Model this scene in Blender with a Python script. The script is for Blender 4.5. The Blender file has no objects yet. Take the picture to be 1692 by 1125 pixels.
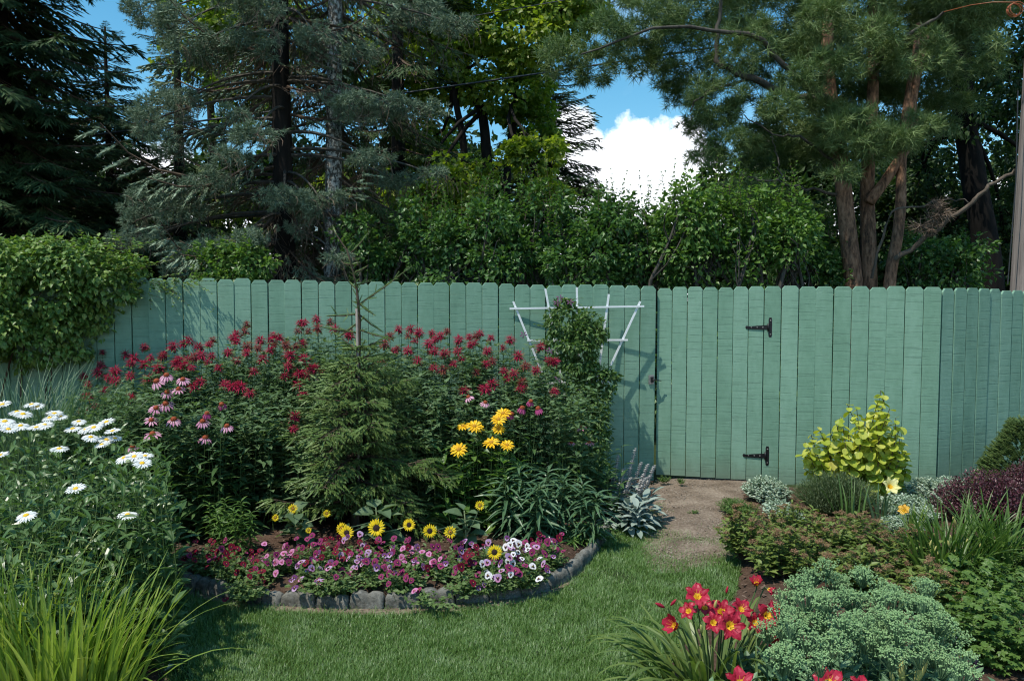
import bpy, math, random
import numpy as np
from mathutils import Vector, Matrix

random.seed(4)
rng = np.random.default_rng(11)
sc = bpy.context.scene
COL = sc.collection
PI = math.pi

# ------------------------------------------------------------------ camera
EYE = 1.67
FPX = 1300.0
PITCH = math.radians(3.08)
cam_d = bpy.data.cameras.new('camera')
cam = bpy.data.objects.new('camera', cam_d)
COL.objects.link(cam)
cam.location = (0, 0, EYE)
cam.rotation_euler = (PI / 2 - PITCH, 0, 0)
cam_d.sensor_width = 36
cam_d.lens = 36 * FPX / 1692
cam_d.clip_start = 0.05
cam_d.clip_end = 2000
sc.camera = cam

# ------------------------------------------------------------------ sky, sun, exposure
SUN_FROM = Vector((-0.37, -0.27, 0.88)).normalized()       # towards the sun: left, a little behind the camera
elev = math.asin(SUN_FROM.z)
world = bpy.data.worlds.new('World')
sc.world = world
world.use_nodes = True
wn = world.node_tree
wn.nodes.clear()
wl = wn.links


def wnode(t, **kw):
    n = wn.nodes.new(t)
    for k, v in kw.items():
        setattr(n, k, v)
    return n


w_out = wnode('ShaderNodeOutputWorld')
w_bg = wnode('ShaderNodeBackground')
w_bg.inputs['Strength'].default_value = 0.11
w_sky = wnode('ShaderNodeTexSky', sky_type='NISHITA')
w_sky.sun_disc = False
w_sky.sun_elevation = elev
w_sky.sun_rotation = math.atan2(SUN_FROM.x, SUN_FROM.y)
w_sky.altitude = 200
w_sky.air_density = 1.0
w_sky.dust_density = 0.3
w_sky.ozone_density = 2.0
w_tc = wnode('ShaderNodeTexCoord')
w_nz = wnode('ShaderNodeTexNoise')
w_nz.inputs['Scale'].default_value = 13.0
w_nz.inputs['Detail'].default_value = 9
w_nz.inputs['Roughness'].default_value = 0.6
w_sep = wnode('ShaderNodeSeparateXYZ')
wl.new(w_tc.outputs['Generated'], w_nz.inputs['Vector'])
wl.new(w_tc.outputs['Generated'], w_sep.inputs[0])


def wmath(op, a, b=None, c=None, clamp=False):
    n = wnode('ShaderNodeMath', operation=op)
    n.use_clamp = clamp
    for i, v in enumerate((a, b, c)):
        if v is None:
            continue
        if isinstance(v, (int, float)):
            n.inputs[i].default_value = v
        else:
            wl.new(v, n.inputs[i])
    return n.outputs[0]


# cumulus bank that lies low round the horizon, its height uneven, plus two heaped towers of cloud
w_nz2 = wnode('ShaderNodeTexNoise')
w_nz2.inputs['Scale'].default_value = 2.2
w_nz2.inputs['Detail'].default_value = 3
wl.new(w_tc.outputs['Generated'], w_nz2.inputs['Vector'])
bank = wmath('SUBTRACT', wmath('MULTIPLY_ADD', w_nz2.outputs['Fac'], 0.42, 0.02), w_sep.outputs['Z'])


def tower(px, py, rad):
    d = Vector(((px - 846) / FPX, 0, 0)) + Vector((0, math.cos(PITCH), -math.sin(PITCH))) \
        + Vector((0, math.sin(PITCH), math.cos(PITCH))) * (-(py - 562.5) / FPX)
    d.normalize()
    n = wnode('ShaderNodeVectorMath', operation='DISTANCE')
    wl.new(w_tc.outputs['Generated'], n.inputs[0])
    n.inputs[1].default_value = d
    return wmath('SUBTRACT', rad / FPX, n.outputs['Value'])


m = wmath('MAXIMUM', tower(1055, 265, 72), tower(1130, 290, 80))
m = wmath('MAXIMUM', m, tower(952, 205, 30))
m = wmath('MAXIMUM', m, tower(965, 262, 52))
m = wmath('MAXIMUM', m, tower(1000, 310, 85))
m = wmath('MAXIMUM', m, wmath('SUBTRACT', bank, 0.085))
edge = wmath('MULTIPLY_ADD', w_nz.outputs['Fac'], 0.10, -0.052)
m = wmath('ADD', m, edge)
mask = wmath('MULTIPLY', m, 90.0, clamp=True)
# thin high veil
w_nz3 = wnode('ShaderNodeTexNoise')
w_nz3.inputs['Scale'].default_value = 3.5
w_nz3.inputs['Detail'].default_value = 6
w_nz3.inputs['Distortion'].default_value = 0.7
wl.new(w_tc.outputs['Generated'], w_nz3.inputs['Vector'])
veil = wmath('MULTIPLY', wmath('SUBTRACT', w_nz3.outputs['Fac'], 0.52), 2.2, clamp=True)
mask = wmath('MAXIMUM', mask, wmath('MULTIPLY', veil, 0.55))
w_mix = wnode('ShaderNodeMix', data_type='RGBA')
wl.new(mask, w_mix.inputs['Factor'])
w_hs = wnode('ShaderNodeHueSaturation')
w_hs.inputs['Hue'].default_value = 0.478
w_hs.inputs['Saturation'].default_value = 1.3
w_hs.inputs['Value'].default_value = 1.6
wl.new(w_sky.outputs[0], w_hs.inputs['Color'])
wl.new(w_hs.outputs[0], w_mix.inputs['A'])
w_mix.inputs['B'].default_value = (14, 14.6, 15.4, 1)
wl.new(w_mix.outputs['Result'], w_bg.inputs['Color'])
wl.new(w_bg.outputs[0], w_out.inputs[0])

sun_d = bpy.data.lights.new('sun', 'SUN')
sun_d.energy = 4.6
sun_d.angle = math.radians(0.55)
sun_d.color = (1.0, 0.95, 0.84)
sun = bpy.data.objects.new('sun', sun_d)
COL.objects.link(sun)
sun.location = (-8, -4, 12)
sun.rotation_euler = SUN_FROM.to_track_quat('Z', 'Y').to_euler()

sc.view_settings.view_transform = 'Standard'
sc.view_settings.look = 'None'
sc.view_settings.exposure = 0.0
sc.view_settings.gamma = 1.0
sc.view_settings.use_curve_mapping = False
sc.cycles.use_adaptive_sampling = True
sc.cycles.filter_width = 1.15
sc.cycles.max_bounces = 6
sc.cycles.transmission_bounces = 3
sc.cycles.diffuse_bounces = 3
sc.cycles.glossy_bounces = 2
sc.cycles.caustics_reflective = False
sc.cycles.caustics_refractive = False

# ------------------------------------------------------------------ helpers


def ray(px, py):
    x = (px - 846) / FPX
    y = -(py - 562.5) / FPX
    return np.array([x, math.cos(PITCH) + y * math.sin(PITCH), -math.sin(PITCH) + y * math.cos(PITCH)])


def P(px, py, Y):
    """world point seen at photo pixel px,py at depth Y"""
    r = ray(px, py)
    return np.array([0, 0, EYE]) + r * (Y / r[1])


def G(px, py, z=0.0):
    """ground point seen at a photo pixel"""
    r = ray(px, py)
    return np.array([0, 0, EYE]) + r * ((z - EYE) / r[2])


def U(a, b, n=None):
    return rng.uniform(a, b, n)


class MB:
    """collects triangles"""

    def __init__(s):
        s.V, s.T, s.M, s.n = [], [], [], 0

    def add(s, V, T, m=0):
        V = np.asarray(V, float).reshape(-1, 3)
        T = np.asarray(T, int).reshape(-1, 3)
        if len(T) == 0:
            return s
        s.V.append(V)
        s.T.append(T + s.n)
        s.M.append(np.full(len(T), m) if np.isscalar(m) else np.asarray(m))
        s.n += len(V)
        return s

    def inst(s, tpl, R, Pz, moff=0):
        V, T, M = tpl
        K = len(Pz)
        if K == 0:
            return s
        VV = np.einsum('kij,nj->kni', R, V) + Pz[:, None, :]
        TT = T[None] + (np.arange(K) * len(V))[:, None, None]
        s.add(VV.reshape(-1, 3), TT.reshape(-1, 3), np.tile(M + moff, K))
        return s

    def tpl(s):
        return np.concatenate(s.V), np.concatenate(s.T), np.concatenate(s.M)

    def mesh(s, name, mats, smooth=False, off=None):
        V, T, M = s.tpl()
        if off is not None:
            V = V - np.asarray(off)
        me = bpy.data.meshes.new(name)
        me.vertices.add(len(V))
        me.vertices.foreach_set('co', V.astype(np.float32).ravel())
        me.loops.add(len(T) * 3)
        me.loops.foreach_set('vertex_index', T.astype(np.int32).ravel())
        me.polygons.add(len(T))
        me.polygons.foreach_set('loop_start', np.arange(0, len(T) * 3, 3, dtype=np.int32))
        me.polygons.foreach_set('material_index', M.astype(np.int32))
        for mt in (mats if isinstance(mats, (list, tuple)) else [mats]):
            me.materials.append(mt)
        me.polygons.foreach_set('use_smooth', np.full(len(T), bool(smooth)))
        me.update()
        me.validate()
        return me


def thing(name, label, cat, loc, group=None):
    o = bpy.data.objects.new(name, None)
    o.empty_display_size = 0.1
    COL.objects.link(o)
    o.location = [float(v) for v in loc]
    o['label'] = label
    o['category'] = cat
    if group:
        o['group'] = group
    return o


def wloc(o):
    v = Vector((0, 0, 0))
    while o is not None:
        v = v + o.location
        o = o.parent
    return v


def part(name, mb, mats, root, smooth=False, kind=None):
    if not mb.V:
        return None
    me = mb.mesh(name, mats, smooth, off=wloc(root) if root is not None else None)
    o = bpy.data.objects.new(name, me)
    COL.objects.link(o)
    if root is not None:
        o.parent = root
    if kind:
        o['kind'] = kind
    return o


def pcopy(name, me, root, pos, R=None, scale=1.0):
    """a part that shares mesh data, at a world position"""
    o = bpy.data.objects.new(name, me)
    COL.objects.link(o)
    o.parent = root
    o.location = Vector([float(v) for v in pos]) - wloc(root)
    if R is not None:
        o.rotation_euler = Matrix([[float(v) for v in row] for row in R]).to_euler()
    o.scale = (scale,) * 3
    return o


def nrm(a):
    a = np.asarray(a, float)
    return a / np.maximum(np.linalg.norm(a, axis=-1, keepdims=True), 1e-9)


def frames(D, N, s=1.0):
    """rotation matrices with x along D, z near N, scaled by s"""
    D = nrm(D)
    N = np.broadcast_to(np.asarray(N, float), D.shape)
    Y = np.cross(N, D)
    bad = np.linalg.norm(Y, axis=-1) < 1e-4
    Y[bad] = np.cross(np.array([1.0, 0.3, 0.1]), D[bad])
    Y = nrm(Y)
    Z = np.cross(D, Y)
    R = np.stack([D, Y, Z], axis=-1)
    s = np.asarray(s, float)
    return R * (s[:, None, None] if s.ndim == 1 else s)


def axisframe(z, roll=None):
    """3x3 with z column along z, random roll"""
    z = nrm(np.asarray(z, float))
    a = U(0, 2 * PI) if roll is None else roll
    t = np.array([math.cos(a), math.sin(a), 0.13])
    x = nrm(t - z * np.dot(t, z))
    y = np.cross(z, x)
    return np.stack([x, y, z], axis=-1)


def rand_dirs(n):
    return nrm(rng.normal(size=(n, 3)))


def polytubes(Pts, Rd, sides=4, caps=False):
    """Pts (K,m,3), Rd (K,m) -> verts, tris of K tubes"""
    Pts = np.asarray(Pts, float)
    K, m, _ = Pts.shape
    Rd = np.broadcast_to(np.asarray(Rd, float), (K, m))
    Tn = np.gradient(Pts, axis=1)
    Tn = nrm(Tn)
    ref = np.where(np.abs(Tn[..., 2:3]) > 0.9, np.array([1.0, 0, 0]), np.array([0, 0, 1.0]))
    A = nrm(np.cross(Tn, ref))
    B = np.cross(Tn, A)
    ang = np.arange(sides) * 2 * PI / sides
    V = Pts[:, :, None] + Rd[..., None, None] * (A[:, :, None] * np.cos(ang)[:, None] + B[:, :, None] * np.sin(ang)[:, None])
    base = np.arange(K * m * sides).reshape(K, m, sides)
    a = base[:, :-1]
    b = base[:, 1:]
    a2 = np.roll(a, -1, axis=2)
    b2 = np.roll(b, -1, axis=2)
    T = np.concatenate([np.stack([a, b, a2], -1).reshape(-1, 3), np.stack([a2, b, b2], -1).reshape(-1, 3)])
    if caps:
        c = []
        for k in range(K):
            for i in range(1, sides - 1):
                c.append((base[k, 0, 0], base[k, 0, i], base[k, 0, i + 1]))
                c.append((base[k, -1, 0], base[k, -1, i + 1], base[k, -1, i]))
        T = np.concatenate([T, np.array(c)])
    return V.reshape(-1, 3), T


def curve(A, B, bow, m=4):
    """K bowed curves from A to B, bow (K,3) offset at the middle"""
    t = np.linspace(0, 1, m)[None, :, None]
    return A[:, None] * (1 - t) + B[:, None] * t + bow[:, None] * (4 * t * (1 - t))


def leaf_tpl(w=0.5, n=2, fold=0.15, curl=0.25, peak=0.45, base=0.0, stalk=0.0, m=0):
    """leaf of unit length along x, half width w/2 at peak"""
    ts = np.linspace(0, 1, n + 2)[1:-1] if n > 1 else np.array([peak])
    xs = [0.0] + list(ts) + [1.0]
    V = [(stalk, 0, 0)]
    rows = []
    for t in ts:
        hw = w / 2 * (math.sin(PI * t ** (math.log(0.5) / math.log(peak))) ** 0.8)
        hw = max(hw, base * w / 2 * (1 - t))
        x = stalk + t * (1 - stalk)
        z = -curl * t * t
        i = len(V)
        V += [(x, hw, z + fold * hw * 2), (x, 0, z), (x, -hw, z + fold * hw * 2)]
        rows.append(i)
    V.append((1.0, 0, -curl))
    tip = len(V) - 1
    T = [(0, rows[0] + 1, rows[0]), (0, rows[0] + 2, rows[0] + 1)]
    for a, b in zip(rows[:-1], rows[1:]):
        T += [(a, a + 1, b + 1), (a, b + 1, b), (a + 1, a + 2, b + 2), (a + 1, b + 2, b + 1)]
    a = rows[-1]
    T += [(a, a + 1, tip), (a + 1, a + 2, tip)]
    return np.array(V, float), np.array(T), np.full(len(T), m)


def round_leaf_tpl(notch=0.12, cup=0.2, n=8, m=0):
    V = [(notch, 0, 0)]
    for i in range(n + 1):
        a = -PI + 0.35 + (2 * PI - 0.7) * i / n
        V.append((0.5 + 0.5 * math.cos(a), 0.52 * math.sin(a), cup * (math.sin(a) ** 2) * 0.5 - cup * 0.4 * (0.5 + 0.5 * math.cos(a))))
    T = [(0, i + 1, i + 2) for i in range(n)]
    return np.array(V, float), np.array(T), np.full(len(T), m)


def dome_tpl(r, h, rings=3, seg=8, m=0, z0=0.0):
    V, T = [], []
    for i in range(rings):
        a = i / rings * PI / 2
        for j in range(seg):
            b = 2 * PI * j / seg
            V.append((r * math.cos(a) * math.cos(b), r * math.cos(a) * math.sin(b), z0 + h * math.sin(a)))
    V.append((0, 0, z0 + h))
    top = len(V) - 1
    for i in range(rings - 1):
        for j in range(seg):
            a, b = i * seg + j, i * seg + (j + 1) % seg
            T += [(a, b, b + seg), (a, b + seg, a + seg)]
    for j in range(seg):
        T.append(((rings - 1) * seg + j, (rings - 1) * seg + (j + 1) % seg, top))
    for j in range(1, seg - 1):
        T.append((0, j + 1, j))
    return np.array(V, float), np.array(T), np.full(len(T), m)


def petals(mb, tpl, n, r0, L, up=0.0, jit=0.12, phase=0.0, ljit=0.08, z=0.0, roll=0.25):
    a = phase + np.arange(n) * 2 * PI / n + U(-jit, jit, n)
    e = up + U(-jit, jit, n)
    D = np.stack([np.cos(a) * np.cos(e), np.sin(a) * np.cos(e), np.sin(e)], -1)
    N = np.stack([U(-roll, roll, n), U(-roll, roll, n), np.ones(n)], -1)
    Pz = np.stack([np.cos(a) * r0, np.sin(a) * r0, np.full(n, z)], -1)
    mb.inst(tpl, frames(D, N, L * (1 + U(-ljit, ljit, n))), Pz)
    return mb


def blades(mb, B, az, L, W, th0, bend, n=4, side=None, m=0, fold=0.0, power=1.4, wb=0.6):
    """K strap blades: base B, leaning towards azimuth az"""
    K = len(B)
    t = np.linspace(0, 1, n + 1)
    th = th0[:, None] + bend[:, None] * (t[None] ** power)
    thm = 0.5 * (th[:, 1:] + th[:, :-1])
    seg = (L / n)[:, None]
    r = np.concatenate([np.zeros((K, 1)), np.cumsum(np.sin(thm) * seg, 1)], 1)
    z = np.concatenate([np.zeros((K, 1)), np.cumsum(np.cos(thm) * seg, 1)], 1)
    C = B[:, None] + np.stack([r * np.cos(az)[:, None], r * np.sin(az)[:, None], z], -1)
    sa = az + PI / 2 if side is None else side
    S = np.stack([np.cos(sa), np.sin(sa), np.zeros(K)], -1)[:, None]
    prof = (wb + (1 - wb) * np.sin(PI * np.minimum(t * 1.3, 1)) ) * np.sqrt(np.maximum(1 - t ** 2.2, 0))
    w = (W[:, None] * 0.5 * prof[None])[..., None]
    if fold:
        up = np.stack([-np.cos(th) * np.cos(az)[:, None], -np.cos(th) * np.sin(az)[:, None], np.sin(th)], -1)
        V = np.stack([C - S * w + up * w * fold, C, C + S * w + up * w * fold], 2)
        q = 3
    else:
        V = np.stack([C - S * w, C + S * w], 2)
        q = 2
    idx = np.arange(K * (n + 1) * q).reshape(K, n + 1, q)
    T = []
    for j in range(q - 1):
        a, b, c, d = idx[:, :-1, j], idx[:, :-1, j + 1], idx[:, 1:, j + 1], idx[:, 1:, j]
        T += [np.stack([a, b, c], -1).reshape(-1, 3), np.stack([a, c, d], -1)[:, :-1].reshape(-1, 3)]
    mb.add(V.reshape(-1, 3), np.concatenate(T), m)
    return C[:, -1]


def leafy_stems(ml, ms, A, B, tpl, size, n=8, t0=0.1, t1=1.0, el=0.35, whorl=2, r=0.003, bow=0.05,
                taper=0.5, jit=0.3, ms_m=0, ml_m=0, golden=False, pts=5, sjit=0.25, small_base=0.0):
    """leaves along stems from A to B (K,3)"""
    A = np.asarray(A, float)
    B = np.asarray(B, float)
    K = len(A)
    ln = np.linalg.norm(B - A, axis=1)
    bw = rng.normal(size=(K, 3)) * np.array([1, 1, 0.2]) * bow * ln[:, None]
    C = curve(A, B, bw, pts)
    if ms is not None:
        V, T = polytubes(C, np.linspace(r, r * 0.5, pts)[None], 3)
        ms.add(V, T, ms_m)
    n = int(n)
    t = np.linspace(t0, t1, n)[None] + U(-0.4, 0.4, (K, n)) * (t1 - t0) / n
    t = np.clip(t, 0.02, 1)
    Q = A[:, None] * (1 - t[..., None]) + B[:, None] * t[..., None] + bw[:, None] * (4 * t * (1 - t))[..., None]
    ax = nrm(B - A)[:, None]
    ph = U(0, 2 * PI, (K, 1))
    for w in range(whorl):
        step = 2.4 if golden else PI / 2
        az = ph + np.arange(n)[None] * step + w * 2 * PI / whorl + U(-jit, jit, (K, n))
        e = el + U(-jit, jit, (K, n)) + 0.35 * t ** 3
        H = np.stack([np.cos(az), np.sin(az), np.zeros_like(az)], -1)
        D = H * np.cos(e)[..., None] + ax * np.sin(e)[..., None]
        N = np.array([0, 0, 1.0]) + ax * 0.4 + rng.normal(size=D.shape) * 0.25 - H * 0.1
        s = size * (1 - taper * t ** 2) * (1 + U(-sjit, sjit, (K, n)))
        if small_base:
            s = s * (1 - small_base * (1 - t) ** 2)
        ml.inst(tpl, frames(D.reshape(-1, 3), N.reshape(-1, 3), s.reshape(-1)), Q.reshape(-1, 3), ml_m)
    return C


def dome_tips(c, rx, ry, h, K, lo=0.75, base=0.25, z0=0.0, inner=0.15):
    a = U(0, 2 * PI, K)
    u = np.sqrt(U(0, 1, K)) * 0.98
    f = U(lo, 1, K)
    tip = np.stack([c[0] + rx * u * np.cos(a) * (0.9 + 0.1 * f), c[1] + ry * u * np.sin(a), z0 + h * np.sqrt(1 - u ** 2 * (1 - inner)) * f], -1)
    bs = np.stack([c[0] + rx * base * u * np.cos(a), c[1] + ry * base * u * np.sin(a), np.full(K, z0)], -1)
    return bs, tip


# ------------------------------------------------------------------ materials


def newmat(name):
    m = bpy.data.materials.new(name)
    m.use_nodes = True
    nt = m.node_tree
    nt.nodes.clear()
    out = nt.nodes.new('ShaderNodeOutputMaterial')
    return m, nt, out


def ramp(nt, cols, fac):
    r = nt.nodes.new('ShaderNodeValToRGB')
    el = r.color_ramp.elements
    n = len(cols)
    while len(el) < n:
        el.new(0.5)
    for i, c in enumerate(cols):
        p = i / max(n - 1, 1)
        if len(c) == 4:
            p, c = c[0], c[1:]
        el[i].position = p
        el[i].color = (*c, 1)
    nt.links.new(fac, r.inputs[0])
    return r.outputs[0]


def leafmat(name, cols, trans=0.3, rough=0.5, spec=0.35, tint=(1.25, 1.35, 0.6), scale=3.0, var=0.35):
    """foliage: colour differs from leaf to leaf and from bough to bough; some light passes through"""
    m, nt, out = newmat(name)
    L = nt.links
    g = nt.nodes.new('ShaderNodeNewGeometry')
    tc = nt.nodes.new('ShaderNodeTexCoord')
    nz = nt.nodes.new('ShaderNodeTexNoise')
    nz.inputs['Scale'].default_value = scale
    nz.inputs['Detail'].default_value = 2
    L.new(tc.outputs['Object'], nz.inputs['Vector'])
    mx = nt.nodes.new('ShaderNodeMath')
    mx.operation = 'MULTIPLY_ADD'
    L.new(nz.outputs['Fac'], mx.inputs[0])
    mx.inputs[1].default_value = 1.6 * var
    a = nt.nodes.new('ShaderNodeMath')
    a.operation = 'MULTIPLY_ADD'
    L.new(g.outputs['Random Per Island'], a.inputs[0])
    a.inputs[1].default_value = 1 - var
    a.inputs[2].default_value = -0.3 * var
    L.new(a.outputs[0], mx.inputs[2])
    c = ramp(nt, cols, mx.outputs[0])
    p = nt.nodes.new('ShaderNodeBsdfPrincipled')
    L.new(c, p.inputs['Base Color'])
    p.inputs['Roughness'].default_value = rough
    p.inputs['Specular IOR Level'].default_value = spec
    if trans > 0:
        tr = nt.nodes.new('ShaderNodeBsdfTranslucent')
        ml = nt.nodes.new('ShaderNodeMix')
        ml.data_type = 'RGBA'
        ml.blend_type = 'MULTIPLY'
        ml.inputs['Factor'].default_value = 1
        L.new(c, ml.inputs['A'])
        ml.inputs['B'].default_value = (*tint, 1)
        L.new(ml.outputs['Result'], tr.inputs['Color'])
        ms = nt.nodes.new('ShaderNodeMixShader')
        ms.inputs[0].default_value = trans
        L.new(p.outputs[0], ms.inputs[1])
        L.new(tr.outputs[0], ms.inputs[2])
        L.new(ms.outputs[0], out.inputs[0])
    else:
        L.new(p.outputs[0], out.inputs[0])
    return m


def barkmat(name, cols, scale=(14, 14, 3), bump=0.6, rough=0.9, detail=6, dist=0.02):
    m, nt, out = newmat(name)
    L = nt.links
    tc = nt.nodes.new('ShaderNodeTexCoord')
    mp = nt.nodes.new('ShaderNodeMapping')
    mp.inputs['Scale'].default_value = scale
    L.new(tc.outputs['Object'], mp.inputs['Vector'])
    nz = nt.nodes.new('ShaderNodeTexNoise')
    nz.inputs['Scale'].default_value = 1.0
    nz.inputs['Detail'].default_value = detail
    nz.inputs['Roughness'].default_value = 0.7
    L.new(mp.outputs[0], nz.inputs['Vector'])
    mr = nt.nodes.new('ShaderNodeMapRange')
    mr.inputs['From Min'].default_value = 0.3
    mr.inputs['From Max'].default_value = 0.7
    L.new(nz.outputs['Fac'], mr.inputs['Value'])
    c = ramp(nt, cols, mr.outputs[0])
    p = nt.nodes.new('ShaderNodeBsdfPrincipled')
    L.new(c, p.inputs['Base Color'])
    p.inputs['Roughness'].default_value = rough
    p.inputs['Specular IOR Level'].default_value = 0.2
    b = nt.nodes.new('ShaderNodeBump')
    b.inputs['Strength'].default_value = bump
    b.inputs['Distance'].default_value = dist
    L.new(nz.outputs['Fac'], b.inputs['Height'])
    L.new(b.outputs[0], p.inputs['Normal'])
    L.new(p.outputs[0], out.inputs[0])
    return m


def plainmat(name, col, rough=0.5, spec=0.4, metal=0.0, noise=0.0, nscale=30):
    m, nt, out = newmat(name)
    p = nt.nodes.new('ShaderNodeBsdfPrincipled')
    p.inputs['Base Color'].default_value = (*col, 1)
    p.inputs['Roughness'].default_value = rough
    p.inputs['Specular IOR Level'].default_value = spec
    p.inputs['Metallic'].default_value = metal
    if noise:
        tc = nt.nodes.new('ShaderNodeTexCoord')
        nz = nt.nodes.new('ShaderNodeTexNoise')
        nz.inputs['Scale'].default_value = nscale
        nz.inputs['Detail'].default_value = 5
        nt.links.new(tc.outputs['Object'], nz.inputs['Vector'])
        c = ramp(nt, [(0.3, *[v * (1 - noise) for v in col]), (0.7, *[min(v * (1 + noise), 1) for v in col])], nz.outputs['Fac'])
        nt.links.new(c, p.inputs['Base Color'])
    nt.links.new(p.outputs[0], out.inputs[0])
    return m


M = {}
M['stem'] = leafmat('green_stem', [(.05, .09, .025), (.09, .14, .04)], trans=0, rough=.6)
M['twig'] = barkmat('brown_twig', [(.05, .035, .025), (.14, .10, .07)])
M['bark_dark'] = barkmat('dark_bark', [(.008, .007, .006), (.030, .025, .021)])
M['bark_grey'] = barkmat('grey_bark', [(.03, .028, .024), (.13, .115, .095)])
M['bark_lichen'] = barkmat('lichen_bark', [(0, .05, .045, .038), (.45, .10, .095, .08), (.62, .50, .50, .46)], scale=(26, 26, 17))
M['bark_shaded'] = barkmat('shade_darkened_bark', [(.004, .0035, .003), (.016, .013, .011)])  # shade of the canopy is put into this near-black bark colour
M['bark_pine'] = barkmat('orange_pine_bark', [(0, .035, .026, .022), (.35, .15, .085, .055), (.6, .30, .165, .10), (1, .40, .25, .17)], scale=(22, 22, 7), bump=1.0)
M['dead_twig'] = leafmat('dead_spruce_twigs', [(.10, .07, .05), (.25, .19, .145)], trans=0, rough=.9, spec=.1)
# ------------------------------------------------------------------ ground, beds, path


def polysheet(name, pts, mat, z, mound=0.0, step=0.08, kind='structure', noise=0.01, soft=0.25):
    """a gently uneven sheet inside an outline; it rises by mound from its edge inwards"""
    pts = np.array(pts, float)[:, :2]
    # smooth outline
    for _ in range(2):
        nx = np.roll(pts, -1, 0)
        pts = np.stack([pts * .75 + nx * .25, pts * .25 + nx * .75], 1).reshape(-1, 2)
    lo, hi = pts.min(0), pts.max(0)
    xs = np.arange(lo[0], hi[0] + step, step)
    ys = np.arange(lo[1], hi[1] + step, step)
    X, Yy = np.meshgrid(xs, ys, indexing='ij')
    q = np.stack([X.ravel(), Yy.ravel()], -1)
    ins = inside(q, pts)
    dist = edge_dist(q, pts)
    # snap near points just outside the outline onto it
    near = (~ins) & (dist[0] < step * 0.8)
    q[near] = dist[1][near]
    ok = (ins | near).reshape(X.shape)
    d = np.where(ins, dist[0], 0)
    z_ = z + mound * np.clip(d / soft, 0, 1) ** 0.6 + noise * (np.sin(q[:, 0] * 9 + q[:, 1] * 4) * np.sin(q[:, 1] * 11 - q[:, 0] * 3)) * np.clip(d / .1, 0, 1)
    V = np.column_stack([q, z_])
    idx = np.arange(len(q)).reshape(X.shape)
    c = ok[:-1, :-1] & ok[1:, :-1] & ok[1:, 1:] & ok[:-1, 1:]
    a, b, cc, dd = idx[:-1, :-1][c], idx[1:, :-1][c], idx[1:, 1:][c], idx[:-1, 1:][c]
    mb = MB()
    mb.add(V, np.concatenate([np.stack([a, b, cc], -1), np.stack([a, cc, dd], -1)]))
    o = part(name, mb, mat, None, smooth=True)
    o['kind'] = kind
    return o


def inside(q, poly):
    x, y = q[:, 0], q[:, 1]
    r = np.zeros(len(q), bool)
    n = len(poly)
    for i in range(n):
        x1, y1 = poly[i]
        x2, y2 = poly[(i + 1) % n]
        c = ((y1 > y) != (y2 > y)) & (x < (x2 - x1) * (y - y1) / ((y2 - y1) + 1e-12) + x1)
        r ^= c
    return r


def edge_dist(q, poly):
    best = np.full(len(q), 1e9)
    pt = np.zeros_like(q)
    n = len(poly)
    for i in range(n):
        a, b = poly[i], poly[(i + 1) % n]
        ab = b - a
        t = np.clip(((q - a) @ ab) / (ab @ ab + 1e-12), 0, 1)
        c = a + t[:, None] * ab
        d = np.linalg.norm(q - c, axis=1)
        k = d < best
        best[k] = d[k]
        pt[k] = c[k]
    return best, pt


def soilmat(name, cols, scale=40, bump=0.8, big=3.0):
    m, nt, out = newmat(name)
    L = nt.links
    tc = nt.nodes.new('ShaderNodeTexCoord')
    nz = nt.nodes.new('ShaderNodeTexNoise')
    nz.inputs['Scale'].default_value = scale
    nz.inputs['Detail'].default_value = 8
    nz.inputs['Roughness'].default_value = .75
    L.new(tc.outputs['Object'], nz.inputs['Vector'])
    n2 = nt.nodes.new('ShaderNodeTexNoise')
    n2.inputs['Scale'].default_value = big
    n2.inputs['Detail'].default_value = 4
    L.new(tc.outputs['Object'], n2.inputs['Vector'])
    mx = nt.nodes.new('ShaderNodeMath')
    mx.operation = 'MULTIPLY_ADD'
    L.new(n2.outputs['Fac'], mx.inputs[0])
    mx.inputs[1].default_value = .6
    L.new(nz.outputs['Fac'], mx.inputs[2])
    mr = nt.nodes.new('ShaderNodeMapRange')
    mr.inputs['From Min'].default_value = .6
    mr.inputs['From Max'].default_value = 1.05
    L.new(mx.outputs[0], mr.inputs['Value'])
    c = ramp(nt, cols, mr.outputs[0])
    p = nt.nodes.new('ShaderNodeBsdfPrincipled')
    p.inputs['Roughness'].default_value = .95
    p.inputs['Specular IOR Level'].default_value = .15
    L.new(c, p.inputs['Base Color'])
    b = nt.nodes.new('ShaderNodeBump')
    b.inputs['Strength'].default_value = bump
    b.inputs['Distance'].default_value = .015
    L.new(nz.outputs['Fac'], b.inputs['Height'])
    L.new(b.outputs[0], p.inputs['Normal'])
    L.new(p.outputs[0], out.inputs[0])
    return m


M['turf'] = soilmat('turf_soil', [(.018, .028, .009), (.035, .055, .018), (.06, .075, .035)])
M['mulch'] = soilmat('bark_mulch_soil', [(.03, .018, .012), (.09, .055, .038), (.16, .105, .075)], 55)
M['dirt'] = soilmat('bare_dirt', [(.10, .073, .054), (.24, .183, .138), (.40, .325, .26)], 50, 1.0, 5)

mb = MB()
g = 400.0
xs = np.array([-g, -60, -12, -6, -3, 0, 3, 6, 12, 60, g])
X, Yy = np.meshgrid(xs, xs + 4, indexing='ij')
idx = np.arange(X.size).reshape(X.shape)
a, b, c, d = idx[:-1, :-1].ravel(), idx[1:, :-1].ravel(), idx[1:, 1:].ravel(), idx[:-1, 1:].ravel()
mb.add(np.column_stack([X.ravel(), Yy.ravel(), np.zeros(X.size)]), np.concatenate([np.stack([a, b, c], -1), np.stack([a, c, d], -1)]))
o = part('ground', mb, M['turf'], None)
o['kind'] = 'structure'

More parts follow.
